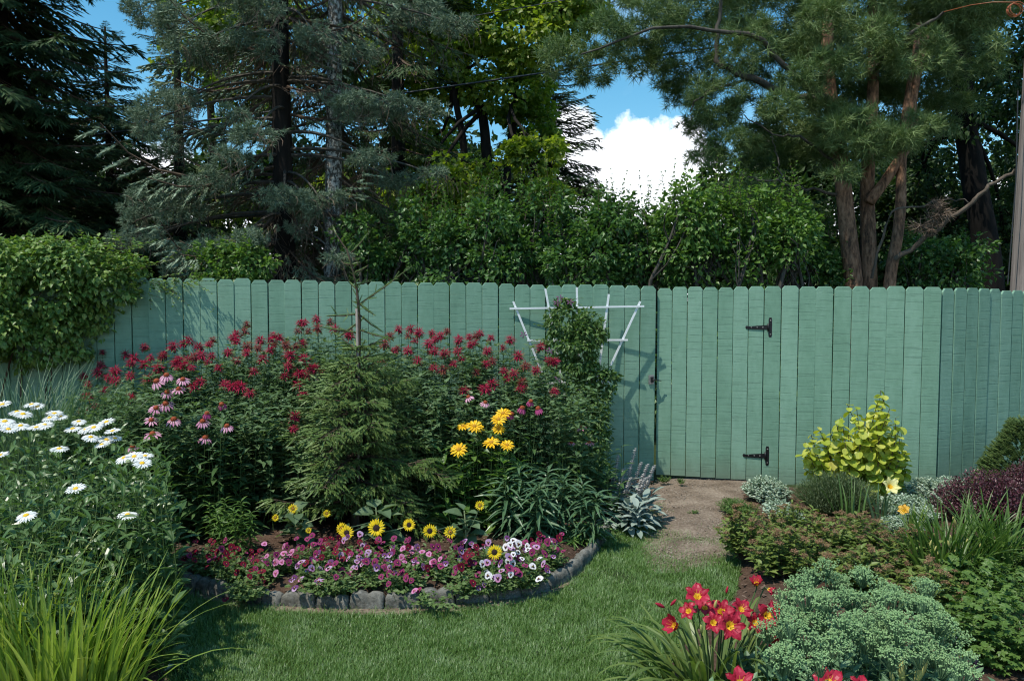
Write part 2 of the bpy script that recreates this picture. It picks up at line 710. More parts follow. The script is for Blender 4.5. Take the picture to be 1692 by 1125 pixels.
# outlines (on the ground, metres)
EDGE_PX = [(228, 948), (262, 956), (305, 968), (352, 981), (402, 990), (455, 997), (510, 1000), (570, 1002), (630, 1003), (690, 1001),
           (750, 997), (805, 991), (855, 984), (900, 974), (935, 957), (960, 936), (978, 915), (994, 893), (1008, 872)]
EDGE = [G(*p)[:2] for p in EDGE_PX]
BED = EDGE + [np.array(G(1082, 842)[:2]), np.array([1.29, 6.98]), np.array([-4.3, 6.72]), np.array([-5.2, 6.7]), np.array([-5.2, 4.6])]
polysheet('flower_bed_soil', BED, M['mulch'], 0.006, 0.075, 0.06, soft=0.15)
BEDL = [G(248, 955)[:2], G(272, 985)[:2], G(262, 1030)[:2], G(268, 1090)[:2], G(292, 1150)[:2], G(300, 1230)[:2],
        np.array([-1.0, 2.0]), np.array([-4.8, 2.0]), np.array([-4.9, 4.55]), np.array([-2.6, 4.6])]
polysheet('left_border_soil', BEDL, M['mulch'], 0.008, 0.05, 0.08)
BEDR = [np.array([2.0, 6.86]), G(1225, 838)[:2], G(1205, 880)[:2], G(1225, 935)[:2], G(1215, 990)[:2], G(1130, 1060)[:2], G(1090, 1130)[:2], G(1060, 1250)[:2],
        np.array([.6, 2.0]), np.array([5.5, 2.0]), np.array([5.5, 7.0]), np.array([3.6, 6.72])]
polysheet('right_border_soil', BEDR, M['mulch'], 0.007, 0.05, 0.08)
PATH = [np.array([1.24, 7.25]), G(1070, 848)[:2], G(1062, 875)[:2], G(1058, 915)[:2], G(1075, 950)[:2], G(1150, 945)[:2], G(1225, 925)[:2], G(1255, 860)[:2], np.array([2.35, 6.75]), np.array([2.3, 7.25])]
polysheet('dirt_path', PATH, M['dirt'], 0.005, 0.015, 0.06, noise=.006)
# bare rim of earth between edging and lawn
RIM = [G(x, y + 14)[:2] for x, y in EDGE_PX] + [G(x, y - 8)[:2] for x, y in EDGE_PX[::-1]]
polysheet('earth_rim', RIM, M['dirt'], 0.004, 0.0, 0.035, noise=.002)

# ---- lawn grass
M['grass'] = leafmat('lawn_blades', [(0, .055, .11, .018), (.35, .105, .20, .038), (.6, .155, .26, .070), (.82, .24, .34, .17), (.95, .34, .40, .26), (1, .42, .37, .22)], trans=.25, rough=.42, spec=.5, scale=7, var=.55)  # wide pale end puts highlights into the colour of some blades


def pn(q, s=1.0, o=0.0):
    x, y = q[:, 0] * s + o, q[:, 1] * s + o * 1.7
    return (np.sin(x * 2.1 + 1.3 * np.sin(y * 1.7)) + np.sin(y * 2.9 + 1.1 * np.sin(x * 2.3 + 1)) + np.sin((x + y) * 4.3 + np.sin(x * 5))) / 3


def lawn():
    N = 400000
    y = 3.1 + (6.3 - 3.1) * U(0, 1, N) ** 1.25
    x = U(-1.9, 2.1, N)
    y = np.concatenate([y, U(1.9, 3.1, 70000)])
    x = np.concatenate([x, U(-1.3, 1.3, 70000)])
    q = np.stack([x, y], -1)
    bed = np.array(BED)
    bl = np.array(BEDL)
    br = np.array(BEDR)
    pa = np.array(PATH)
    rim = np.array(RIM)
    keep = ~inside(q, bed) & ~inside(q, br)
    q = q[keep]
    keep = ~inside(q, bl) | (edge_dist(q, bl)[0] < U(0, .05, len(q)))
    q = q[keep]
    ind = inside(q, pa)
    de = edge_dist(q, pa)[0]
    sd = np.where(ind, de, -de) + 0.16 * pn(q, 2.6) - .22 * (q[:, 1] < 5.35)
    keep = U(0, 1, len(q)) > np.clip((sd + .16) / .42, 0, .99)
    q = q[keep]
    ir = inside(q, rim)
    keep = ~ir | (U(0, 1, len(q)) < .08)
    q = q[keep]
    # thin worn spots
    w = pn(q, 1.3, 3.0) + .5 * pn(q, 4, 1)
    keep = U(0, 1, len(q)) < np.clip(1.1 - np.clip(w - .35, 0, 1) * 1.0, .35, 1)
    q = q[keep]
    n = len(q)
    mb = MB()
    tall = 1 + .25 * pn(q, 3.3, 5)
    B = np.column_stack([q, np.full(n, .002)])
    dens = 2.3e4
    blades(mb, B, U(0, 2 * PI, n), U(.022, .046, n) * tall, U(.0018, .0032, n), U(0.0, .95, n), U(.1, 1.3, n), n=2, wb=.9)
    print('lawn blades', n)
    o = part('lawn_grass', mb, M['grass'], None, kind='stuff')
    o['label'] = 'short mown lawn grass with pale worn blades and highlights put into the colour'
    return o


lawn()

# chips of bark on the beds
def chips(name, poly, n, size, mat, label, z=.03, shrink=.02):
    poly = np.array(poly)[:, :2]
    lo, hi = poly.min(0), poly.max(0)
    q = np.stack([U(lo[0], hi[0], n), U(lo[1], hi[1], n)], -1)
    k = inside(q, poly)
    q = q[k]
    d = edge_dist(q, poly)[0]
    q = q[d > shrink]
    d = d[d > shrink]
    mb = MB()
    zz = z * np.clip(d / .15, 0, 1) ** .6 + .008
    D = rand_dirs(len(q)) * np.array([1, 1, .25])
    N = np.array([0, 0, 1]) + rng.normal(size=D.shape) * .35
    V = np.array([(0, -.2, 0), (.9, -.25, .04), (1, .2, 0), (.1, .25, .03), (.5, 0, .16)], float)
    T = np.array([(0, 1, 4), (1, 2, 4), (2, 3, 4), (3, 0, 4)])
    mb.inst((V, T, np.zeros(4, int)), frames(D, N, U(*size, len(q))), np.column_stack([q, zz]))
    o = part(name, mb, mat, None, kind='stuff')
    o['label'] = label


M['chip'] = leafmat('bark_chips', [(.035, .02, .013), (.09, .055, .038), (.17, .115, .085), (.27, .21, .17)], trans=0, rough=.9, spec=.15)
M['pebble'] = leafmat('dirt_crumbs', [(.15, .115, .09), (.26, .21, .165), (.36, .31, .26)], trans=0, rough=.95, spec=.1)
chips('bark_mulch', BED, 13000, (.012, .035), M['chip'], 'shredded brown bark mulch between the plants of the bed', z=.075)
chips('bark_mulch', BEDR, 8000, (.012, .035), M['chip'], 'shredded brown bark mulch of the right border', z=.05)
chips('bark_mulch', BEDL, 5000, (.012, .03), M['chip'], 'shredded brown bark mulch of the left border', z=.05)
chips('path_crumbs', PATH, 9000, (.004, .018), M['pebble'], 'loose crumbs of earth and twigs on the dirt path', z=.012)
chips('rim_crumbs', RIM, 3000, (.004, .011), M['pebble'], 'loose crumbs of earth along the stone edging', z=.002, shrink=.0)

# ------------------------------------------------------------------ fence


def paintmat():
    m, nt, out = newmat('weathered_green_paint')
    L = nt.links
    tc = nt.nodes.new('ShaderNodeTexCoord')
    oi = nt.nodes.new('ShaderNodeObjectInfo')
    cb = nt.nodes.new('ShaderNodeCombineXYZ')
    mul = nt.nodes.new('ShaderNodeMath')
    mul.operation = 'MULTIPLY'
    mul.inputs[1].default_value = 40
    L.new(oi.outputs['Random'], mul.inputs[0])
    for i in range(3):
        L.new(mul.outputs[0], cb.inputs[i])
    va = nt.nodes.new('ShaderNodeVectorMath')
    L.new(tc.outputs['Object'], va.inputs[0])
    L.new(cb.outputs[0], va.inputs[1])

    def noise(sc, scale=1, det=4, rough=.6):
        mp = nt.nodes.new('ShaderNodeMapping')
        mp.inputs['Scale'].default_value = sc
        L.new(va.outputs[0], mp.inputs['Vector'])
        n = nt.nodes.new('ShaderNodeTexNoise')
        n.inputs['Scale'].default_value = scale
        n.inputs['Detail'].default_value = det
        n.inputs['Roughness'].default_value = rough
        L.new(mp.outputs[0], n.inputs['Vector'])
        return n.outputs['Fac']

    def mrange(v, a, b, c=0., d=1.):
        n = nt.nodes.new('ShaderNodeMapRange')
        n.inputs['From Min'].default_value = a
        n.inputs['From Max'].default_value = b
        n.inputs['To Min'].default_value = c
        n.inputs['To Max'].default_value = d
        L.new(v, n.inputs['Value'])
        return n.outputs[0]

    def mth(op, a, b):
        n = nt.nodes.new('ShaderNodeMath')
        n.operation = op
        for i, v in enumerate((a, b)):
            if isinstance(v, (int, float)):
                n.inputs[i].default_value = v
            else:
                L.new(v, n.inputs[i])
        return n.outputs[0]

    saw = noise((2.5, 1, 75), 1, 4, .7)            # rough-sawn marks run across the board
    cut = noise((.9, 1, 42), 1, 2, .6)
    blotch = noise((6, 6, 2.2), 1, 5)
    spot = noise((60, 60, 60), 1, 2)
    crack = mrange(cut, .600, .622)
    crack = mth('MULTIPLY', crack, mrange(cut, .648, .624))
    crack = mth('MULTIPLY', crack, mrange(saw, .44, .56))
    wmp = nt.nodes.new('ShaderNodeMapping')
    wmp.inputs['Scale'].default_value = (.35, 1, 1)
    L.new(va.outputs[0], wmp.inputs['Vector'])
    wv = nt.nodes.new('ShaderNodeTexWave')
    wv.wave_type = 'BANDS'
    wv.bands_direction = 'Z'
    wv.inputs['Scale'].default_value = 4.6
    wv.inputs['Distortion'].default_value = .9
    wv.inputs['Detail'].default_value = 2
    wv.inputs['Detail Scale'].default_value = 2.5
    L.new(wmp.outputs[0], wv.inputs['Vector'])
    band = mth('MULTIPLY', mrange(wv.outputs['Fac'], .13, .02), mrange(noise((9, 1, 6), 1, 3), .42, .6))
    crack = mth('MAXIMUM', mth('MULTIPLY', crack, .55), mth('MULTIPLY', band, .30))
    mott = noise((26, 26, 13), 1, 4, .7)
    fac = mth('ADD', mth('ADD', mth('MULTIPLY', blotch, .42), mth('MULTIPLY', mott, .26)), mth('MULTIPLY', saw, .28))
    fac = mth('ADD', fac, mth('MULTIPLY', oi.outputs['Random'], .17))
    c = ramp(nt, [(.36, .138, .258, .176), (.52, .182, .322, .226), (.70, .232, .385, .282)], fac)
    mx = nt.nodes.new('ShaderNodeMix')
    mx.data_type = 'RGBA'
    L.new(mth('MULTIPLY', crack, .6), mx.inputs['Factor'])
    L.new(c, mx.inputs['A'])
    mx.inputs['B'].default_value = (.05, .085, .065, 1)
    # dark pits and knots
    mx2 = nt.nodes.new('ShaderNodeMix')
    mx2.data_type = 'RGBA'
    L.new(mth('MULTIPLY', mrange(spot, .74, .80), .6), mx2.inputs['Factor'])
    L.new(mx.outputs['Result'], mx2.inputs['A'])
    mx2.inputs['B'].default_value = (.05, .07, .05, 1)
    # mud splash at the foot of the boards
    sp = nt.nodes.new('ShaderNodeSeparateXYZ')
    L.new(tc.outputs['Object'], sp.inputs[0])
    foot = mth('MULTIPLY', mrange(mth('ADD', sp.outputs['Z'], mth('MULTIPLY', blotch, .28)), .36, .12), .5)
    mx3 = nt.nodes.new('ShaderNodeMix')
    mx3.data_type = 'RGBA'
    L.new(foot, mx3.inputs['Factor'])
    L.new(mx2.outputs['Result'], mx3.inputs['A'])
    mx3.inputs['B'].default_value = (.16, .17, .125, 1)
    p = nt.nodes.new('ShaderNodeBsdfPrincipled')
    L.new(mx3.outputs['Result'], p.inputs['Base Color'])
    p.inputs['Roughness'].default_value = .72
    p.inputs['Specular IOR Level'].default_value = .22
    h = mth('ADD', mth('MULTIPLY', saw, .5), mth('MULTIPLY', crack, -1.2))
    h = mth('ADD', h, mth('MULTIPLY', spot, .25))
    b = nt.nodes.new('ShaderNodeBump')
    b.inputs['Strength'].default_value = .55
    b.inputs['Distance'].default_value = .004
    L.new(h, b.inputs['Height'])
    L.new(b.outputs[0], p.inputs['Normal'])
    L.new(p.outputs[0], out.inputs[0])
    return m


M['paint'] = paintmat()
BT, BH = .018, 1.80


def board_mesh(w, h, ear=.028, lean=0.0):
    """dog-eared picket, foot at the origin, front towards -y"""
    o = [(-w / 2, 0), (w / 2, 0), (w / 2 + lean, h - ear), (w / 2 - ear * .8 + lean, h), (-w / 2 + ear * .8 + lean, h), (-w / 2 + lean, h - ear)]
    e = .0025
    cx, cz = 0, h / 2
    rings = []
    for yy, k in ((BT / 2, 0), (-BT / 2 + e, 0), (-BT / 2, e)):
        rings.append([(x - math.copysign(k, x), yy, z - math.copysign(k, z - cz)) for x, z in o])
    V = [v for r_ in rings for v in r_]
    F = [[5, 4, 3, 2, 1, 0][::-1], [12, 13, 14, 15, 16, 17]]
    for r_ in range(2):
        for i in range(6):
            j = (i + 1) % 6
            F.append([r_ * 6 + i, r_ * 6 + j, r_ * 6 + 6 + j, r_ * 6 + 6 + i][::-1])
    me = bpy.data.meshes.new('board')
    me.from_pydata(V, [], F)
    me.materials.append(M['paint'])
    import bmesh
    bm = bmesh.new()
    bm.from_mesh(me)
    bmesh.ops.recalc_face_normals(bm, faces=bm.faces)
    bm.to_mesh(me)
    bm.free()
    return me


BOARDS = [board_mesh(w, h, e, l) for w, h, e, l in ((.1385, BH, .028, 0), (.1375, BH - .006, .031, .001), (.1395, BH + .004, .026, -.001), (.138, BH - .002, .033, .0015))]


def box_mb(mb, c, s, m=0, R=None):
    s = np.asarray(s) / 2
    V = np.array([(x, y, z) for x in (-1, 1) for y in (-1, 1) for z in (-1, 1)], float) * s
    if R is not None:
        V = V @ np.asarray(R).T
    V = V + np.asarray(c)
    T = [(0, 1, 3), (0, 3, 2), (4, 6, 7), (4, 7, 5), (0, 4, 5), (0, 5, 1), (2, 3, 7), (2, 7, 6), (0, 2, 6), (0, 6, 4), (1, 5, 7), (1, 7, 3)]
    mb.add(V, T, m)
    return mb


def fence(name, label, A, B, zt0, zt1, cat='fence', first=0.0, foot=.02, posts=True):
    """boards from A to B on the ground; tops at zt0..zt1"""
    A = np.array(A, float)
    B = np.array(B, float)
    L = np.linalg.norm(B - A)
    d = (B - A) / L
    nn = np.array([d[1], -d[0]])            # towards the viewer
    n = int(round(L / .1415))
    pitch = L / n
    ang = math.atan2(d[1], d[0])
    root = thing(name, label, cat, (A[0], A[1], 0))
    for i in range(n):
        c = A + d * pitch * (i + .5)
        me = random.choice(BOARDS)
        o = bpy.data.objects.new('board', me)
        COL.objects.link(o)
        o.parent = root
        zt = zt0 + (zt1 - zt0) * (i + .5) / n + random.uniform(-.005, .005)
        off = random.uniform(-.004, .004)
        o.location = (c[0] - A[0] + nn[0] * off, c[1] - A[1] + nn[1] * off, zt - BH)
        o.rotation_euler = (random.uniform(-.002, .002), random.uniform(-.0028, .0028), ang + random.uniform(-.02, .02))
        o.scale.x = (pitch - random.uniform(.0025, .0075)) / .1385
    R = np.array([[d[0], -nn[0], 0], [d[1], -nn[1], 0], [0, 0, 1]])
    for zr in (.35, .95, 1.55):
        mb = MB()
        c = (A + B) / 2 - nn * (.012 + .022)
        box_mb(mb, (c[0], c[1], zr + (zt0 + zt1) / 2 - BH), (L, .038, .085), 0, R)
        part('rail', mb, M['paint'], root)
    if posts:
        k = max(1, int(L / 2.2))
        for i in range(k + 1):
            mb = MB()
            c = A + d * (L * i / k) * .985 + d * .05 - nn * (.012 + .042 + .046)
            box_mb(mb, (c[0], c[1], .80), (.09, .09, 1.6), 0, R)
            part('post', mb, M['paint'], root)
    return root


# fence corner points (x,y) on the ground and heights of the tops
FA = P(-260, 450, 6.52)
FB = P(1083, 473, 7.14)
GA = P(1086.5, 475.5, 7.175)
GB = P(1263, 473, 7.03)
FC = P(1556, 474, 6.78)
FD = P(1556, 474, 6.78) + np.array([3.2, 0, 0]) * math.cos(.35) + np.array([0, 3.2, 0]) * math.sin(.35)
fence('board_fence', 'long green board fence panel behind the bee balm and white trellis', FA[:2], FB[:2], FA[2], FB[2])
fence('board_fence', 'green board fence panel between gate hinges and fence corner, behind the golden shrub', GB[:2] + (.002, 0), FC[:2], GB[2], FC[2])
fence('board_fence', 'darker green board fence panel angling back from the corner behind the purple bush', FC[:2] + (.012, .012), FD[:2], FC[2] - .008, FC[2] - .06)

# gate
gd = (GB - GA)[:2]
gl = np.linalg.norm(gd)
gd = gd / gl
gn = np.array([gd[1], -gd[0]])
gate = thing('garden_gate', 'green board gate with black strap hinges at the end of the dirt path', 'gate', (GA[0], GA[1], 0))
gb = 7
GP = gl / gb
ga = math.atan2(gd[1], gd[0])
for i in range(gb):
    c = GA[:2] + gd * GP * (i + .5)
    o = bpy.data.objects.new('board', random.choice(BOARDS))
    COL.objects.link(o)
    o.parent = gate
    foot = .048 - .022 * i / (gb - 1)
    zt = GA[2] + (GB[2] - GA[2]) * (i + .5) / gb
    o.location = (c[0] - GA[0], c[1] - GA[1], foot)
    o.scale = ((GP - random.uniform(.003, .006)) / .1385, 1, (zt - foot) / BH)
    o.rotation_euler = (0, random.uniform(-.0018, .0018), ga + random.uniform(-.012, .012))
R = np.array([[gd[0], -gn[0], 0], [gd[1], -gn[1], 0], [0, 0, 1]])
for zr in (.38, 1.42):
    mb = MB()
    c = (GA[:2] + GB[:2]) / 2 - gn * .034
    box_mb(mb, (c[0], c[1], zr), (gl - .03, .038, .085), 0, R)
    part('rail', mb, M['paint'], gate)
M['iron'] = plainmat('black_iron', (.012, .012, .013), .42, .5, .3)
M['galv'] = plainmat('grey_latch_metal', (.33, .31, .29), .5, .5, .6, noise=.4, nscale=60)


def on_face(px, py, A, d, nn, out):
    """point on the fence face seen at a pixel, moved out towards the viewer"""
    r = ray(px, py)
    # (o + r t - A).nn = out
    t = (out + np.dot(A[:2], nn)) / np.dot(r[:2], nn)
    return np.array([0, 0, EYE]) + r * t


def prism(mb, pts, c, R, th, m=0):
    """flat outline (x,z) extruded by th towards -y"""
    n = len(pts)
    V = np.array([(x, 0, z) for x, z in pts] + [(x * .96, -th, z * .98) for x, z in pts], float)
    T = [(0, i, i + 1) for i in range(1, n - 1)] + [(n, n + i + 1, n + i) for i in range(1, n - 1)]
    for i in range(n):
        j = (i + 1) % n
        T += [(i, n + i, n + j), (i, n + j, j)]
    mb.add(V @ np.asarray(R).T + np.asarray(c), T, m)
    return mb


for hy in ((541, 1272, 1237), (753, 1267, 1233)):
    h = bpy.data.objects.new('hinge', None)
    COL.objects.link(h)
    h.parent = gate
    c = on_face(hy[1], hy[0], GA, gd, gn, .0105)
    h.location = Vector([float(v) for v in c]) - gate.location
    w = lambda px: (px - hy[1]) / 182.0
    mb = MB()
    prism(mb, [(-.012, -.075), (-.006, -.09), (.014, -.09), (.019, -.07), (.019, .07), (.014, .09), (-.006, .09), (-.012, .075)], c, R, .005)
    part('plate', mb, M['iron'], h)
    mb = MB()
    prism(mb, [(-.020, -.022), (-.020, .022), (-.19, .008), (-.205, .014), (-.212, .0), (-.205, -.014), (-.19, -.008)], c + np.array([0, -.0008, 0]), R, .005)
    part('strap', mb, M['iron'], h)
    mb = MB()
    pt = np.array([[c + np.array([-.016, -.008, -.035]), c + np.array([-.016, -.008, .035])]])
    V, T = polytubes(pt, .0085, 8, True)
    mb.add(V, T)
    part('knuckle', mb, M['iron'], h, True)
    for bx, bz in ((.005, .062), (.005, -.062), (-.06, 0), (-.11, 0), (-.16, 0)):
        mb = MB()
        Rr = R @ np.array([[1, 0, 0], [0, 0, -1], [0, 1, 0]])
        mb.inst(dome_tpl(.007, .005, 2, 6), Rr[None], (c + R @ np.array([bx, -.005, bz]))[None])
        part('bolt', mb, M['galv'], h)

fn = nrm((FB - FA)[:2])
fnn = np.array([fn[1], -fn[0]])
lt = on_face(1076, 627, FB, fn, fnn, .012)
latch = thing('gate_latch', 'small grey metal latch with black lever beside the gate gap', 'latch', lt)
RL = np.array([[fn[0], -fnn[0], 0], [fn[1], -fnn[1], 0], [0, 0, 1]])
mb = MB()
box_mb(mb, lt + RL @ np.array([0, -.004, 0]), (.05, .008, .085), 0, RL)
part('plate', mb, M['galv'], latch)
mb = MB()
box_mb(mb, lt + RL @ np.array([.004, -.016, 0]), (.024, .018, .05), 0, RL)
part('housing', mb, M['iron'], latch)
mb = MB()
pt = np.array([[lt + RL @ np.array(v) for v in ((0, -.026, 0), (.035, -.028, 0), (.07, -.02, -.008), (.088, -.024, -.01))]])
V, T = polytubes(pt, np.array([[.006, .006, .005, .004]]), 6, True)
mb.add(V, T)
part('lever', mb, M['iron'], latch, True)

# ------------------------------------------------------------------ trellis
M['white'] = plainmat('white_trellis_paint', (.78, .80, .80), .4, .4, noise=.06, nscale=40)
TY = 7.0
tre = thing('garden_trellis', 'white fan trellis leaning on the green fence beside the gate', 'trellis', (*P(955, 850, TY)[:2], .03))


def slat(p0, p1, w=.018, y0=TY, y1=TY, dy=0.0, name='slat', mat=None, root=None):
    a = P(p0[0], p0[1], y0)
    b = P(p1[0], p1[1], y1)
    a[1] += dy
    b[1] += dy
    D = nrm(b - a)
    L = np.linalg.norm(b - a)
    N = np.array([0, -1, 0.])
    Rr = frames(D[None], N[None])[0]
    mb = MB()
    box_mb(mb, (a + b) / 2, (L, w, .011), 0, Rr)
    return part(name, mb, mat or M['white'], root or tre)


for p0, p1 in (((848, 498), (948, 745)), ((901, 477), (956, 780)), ((953, 475), (962, 850)), ((1006, 486), (966, 790)), ((1058, 498), (969, 690))):
    slat(p0, p1)
slat((1058 - 89 * .98, 498 + 192 * .98), (955, 730), .017, dy=.001)
for (x0, x1, y0, y1) in ((842, 1064, 510, 506), (871, 1037, 562.5, 561.5), (895, 1008, 633, 631), (915, 1000, 690, 690)):
    slat((x0, y0), (x1, y1), .016, dy=-.0125)
# ------------------------------------------------------------------ background trees


def shoot_tpl(nn=7, L=1.0, rad=.14, core=.05, ang=.6, w=.05, m=0):
    """a needle-covered shoot: thin core with needles round it"""
    mb = MB()
    V = [(0, 0, 0), (L, 0, 0)]
    for i in range(3):
        a = 2 * PI * i / 3
        V.append((L * .35, core * math.cos(a), core * math.sin(a)))
    T = []
    for i in range(3):
        j = (i + 1) % 3
        T += [(0, 2 + j, 2 + i), (1, 2 + i, 2 + j)]
    mb.add(V, T, m)
    for i in range(nn):
        a = i * 2.4
        x = L * (.05 + .85 * i / nn)
        d = np.array([math.cos(ang), math.sin(ang) * math.cos(a), math.sin(ang) * math.sin(a)])
        s = nrm(np.cross(d, [math.cos(a * 3), 1, math.sin(a)]))
        p = np.array([x, 0, 0])
        ln = rad / math.sin(ang)
        mb.add([p - s * w * .5, p + s * w * .5, p + d * ln], [(0, 1, 2)], m)
    return mb.tpl()


def bough_tpl(shoot, n_side=13, spread=.42, sl=.075, droop=.28, per=5, dead=0, seed=1, hang=0.0, stem_m=1, curl_up=.12):
    """spruce bough of unit length along x: leader, side twigs, shoots; dead twigs hang under it"""
    r_ = np.random.default_rng(seed)
    mb = MB()
    xs = np.linspace(0, 1, 7)
    zc = lambda x: -droop * x + curl_up * x ** 3
    C = np.stack([xs, xs * 0, zc(xs)], -1)[None]
    V, T = polytubes(C, np.linspace(.014, .003, 7)[None], 4)
    mb.add(V, T, stem_m)
    D, Q, S = [], [], []
    for i in range(n_side):
        s = .12 + .86 * i / (n_side - 1)
        for sd in (-1, 1):
            l = spread * (1 - .72 * s) * r_.uniform(.7, 1.15)
            fa = r_.uniform(.6, .95)
            d = nrm(np.array([math.cos(fa), sd * math.sin(fa), -.15 - hang * r_.uniform(.3, 1)]))
            p0 = np.array([s, 0, zc(s)])
            if s < .3:
                l *= .6
            V, T = polytubes(np.array([[p0, p0 + d * l]]), np.array([[.004, .0015]]), 3)
            mb.add(V, T, stem_m)
            k = max(2, int(per * l / spread * 1.6) + 1)
            for j in range(k):
                u = (j + .6) / k
                if s < .35 and u < .5:
                    continue
                for e in (-1, 1):
                    dd = d + np.array([.3, e * .55 * r_.uniform(.5, 1.2), r_.uniform(-.35, .25) - hang * .5])
                    D.append(dd)
                    Q.append(p0 + d * l * u)
                    S.append(sl * r_.uniform(.7, 1.25))
            D.append(d)
            Q.append(p0 + d * l * .9)
            S.append(sl)
    for j in range(4):
        D.append([1, r_.uniform(-.4, .4), r_.uniform(-.2, .2)])
        Q.append([.96, 0, zc(.96)])
        S.append(sl)
    D, Q, S = np.array(D, float), np.array(Q), np.array(S)
    mb.inst(shoot, frames(D, np.array([0, 0, 1.]), S), Q)
    if dead:
        K = dead
        x = r_.uniform(.05, .85, K)
        a = np.stack([x, r_.uniform(-.2, .2, K) * (1 - x), zc(x)], -1)
        b = a + np.stack([r_.uniform(.02, .22, K), r_.uniform(-.16, .16, K), -r_.uniform(.06, .24, K)], -1)
        bw = np.stack([r_.uniform(0, .06, K), r_.uniform(-.03, .03, K), r_.uniform(-.03, .03, K)], -1)
        t = np.linspace(0, 1, 4)[None, :, None]
        C = a[:, None] * (1 - t) + b[:, None] * t + bw[:, None] * 4 * t * (1 - t)
        w = .0022
        V = np.stack([C - [0, w, 0], C + [w * .7, w, 0]], 2)
        idx = np.arange(K * 8).reshape(K, 4, 2)
        T = np.concatenate([np.stack([idx[:, :-1, 0], idx[:, :-1, 1], idx[:, 1:, 1]], -1).reshape(-1, 3),
                            np.stack([idx[:, :-1, 0], idx[:, 1:, 1], idx[:, 1:, 0]], -1).reshape(-1, 3)])
        mb.add(V.reshape(-1, 3), T, 2)
    return mb.tpl()


def trunk_pts(pts, radii, root, mat, name='trunk', sides=10, wob=.02):
    pts = np.array(pts, float)
    # densify
    t = np.linspace(0, len(pts) - 1, max(len(pts) * 4, 8))
    i = np.minimum(t.astype(int), len(pts) - 2)
    f = (t - i)[:, None]
    q = pts[i] * (1 - f) + pts[i + 1] * f
    q[1:-1] += rng.normal(size=q[1:-1].shape) * wob * np.array([1, 1, 0])
    for _ in range(2):
        q[1:-1] = .5 * q[1:-1] + .25 * (q[:-2] + q[2:])
    rr = np.interp(t, np.arange(len(pts)), radii)
    V, T = polytubes(q[None], rr[None], sides, True)
    mb = MB()
    mb.add(V, T)
    return part(name, mb, mat, root, True)


def spruce(name, label, base, h, R0, z0, leaf, boughs, trunk_r=.13, bark='bark_dark', whorl=.33, per=7, r_of=None, dead=None, group=None,
           lean=(0, 0), skip=0.0, cone=.6, cat='spruce tree', tilt=-.1, azr=None, jz=.15):
    base = np.array(base, float)
    root = thing(name, label, cat, (base[0], base[1], 0), group)
    top = base + np.array([lean[0], lean[1], h])
    trunk_pts([base + [0, 0, -.05], base + (top - base) * .5, top], [trunk_r * 1.1, trunk_r * .75, .02], root, M[bark])
    mb = MB()
    zs = np.arange(z0, h - .1, whorl)
    Rm, Pm, which = [], [], []
    for z in zs:
        f = (z - z0) / (h - z0)
        rad = R0 * (1 - cone * f if f < .75 else max(.22, (1 - cone * .75) * (1 - (f - .75) / .27))) if r_of is None else r_of(z)
        k = max(4, int(per * (1 - .3 * f)))
        ph = U(0, 2 * PI)
        for j in range(k):
            if U(0, 1) < skip:
                continue
            a = ph + 2 * PI * j / k + U(-.25, .25)
            if azr is not None and not azr(a, z):
                continue
            d = np.array([math.cos(a), math.sin(a), tilt + .5 * f ** 3 + U(-jz, jz * .8)])
            zz = z + U(-whorl / 2, whorl / 2)
            p = base + (top - base) * (zz / h)
            Rm.append(frames(d[None], np.array([[U(-.15, .15), U(-.15, .15), 1]]), rad * U(.55 if jz > .2 else .72, 1.15))[0])
            Pm.append(p)
            which.append(int(U(0, len(boughs))))
    Rm, Pm, which = np.array(Rm), np.array(Pm), np.array(which)
    for b in range(len(boughs)):
        k = which == b
        if k.any():
            mb.inst(boughs[b], Rm[k], Pm[k])
    part('crown', mb, [M[leaf], M['twig'], M['dead_twig']], root)
    print(name, 'tris', sum(len(t) for t in mb.T))
    return root


M['blue'] = leafmat('blue_spruce_needles', [(.075, .115, .065), (.155, .22, .135), (.27, .35, .24)], trans=.08, rough=.6, tint=(1, 1, .8), scale=1.5)
M['darkfir'] = leafmat('dark_spruce_needles', [(.024, .052, .018), (.044, .088, .030), (.085, .14, .045)], trans=.1, rough=.6, scale=1.2)
M['greyfir'] = leafmat('dull_spruce_needles', [(.05, .085, .030), (.10, .15, .05), (.17, .22, .08)], trans=.1, rough=.6, scale=1.2)
M['maple'] = leafmat('maple_leaves', [(.06, .12, .02), (.13, .21, .03), (.25, .32, .05), (.45, .46, .12)], trans=.5, rough=.45, tint=(1.5, 1.55, .5), scale=.9, var=.6)
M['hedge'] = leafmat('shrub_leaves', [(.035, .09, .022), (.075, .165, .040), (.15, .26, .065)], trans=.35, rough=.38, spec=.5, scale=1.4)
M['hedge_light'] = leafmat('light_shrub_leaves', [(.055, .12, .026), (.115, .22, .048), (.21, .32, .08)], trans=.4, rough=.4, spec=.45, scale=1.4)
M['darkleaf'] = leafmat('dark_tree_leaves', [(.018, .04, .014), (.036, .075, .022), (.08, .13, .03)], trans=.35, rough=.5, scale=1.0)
M['pine'] = leafmat('pine_needles', [(.06, .115, .040), (.13, .20, .065), (.24, .30, .11)], trans=.12, rough=.55, scale=1.1, var=.5)

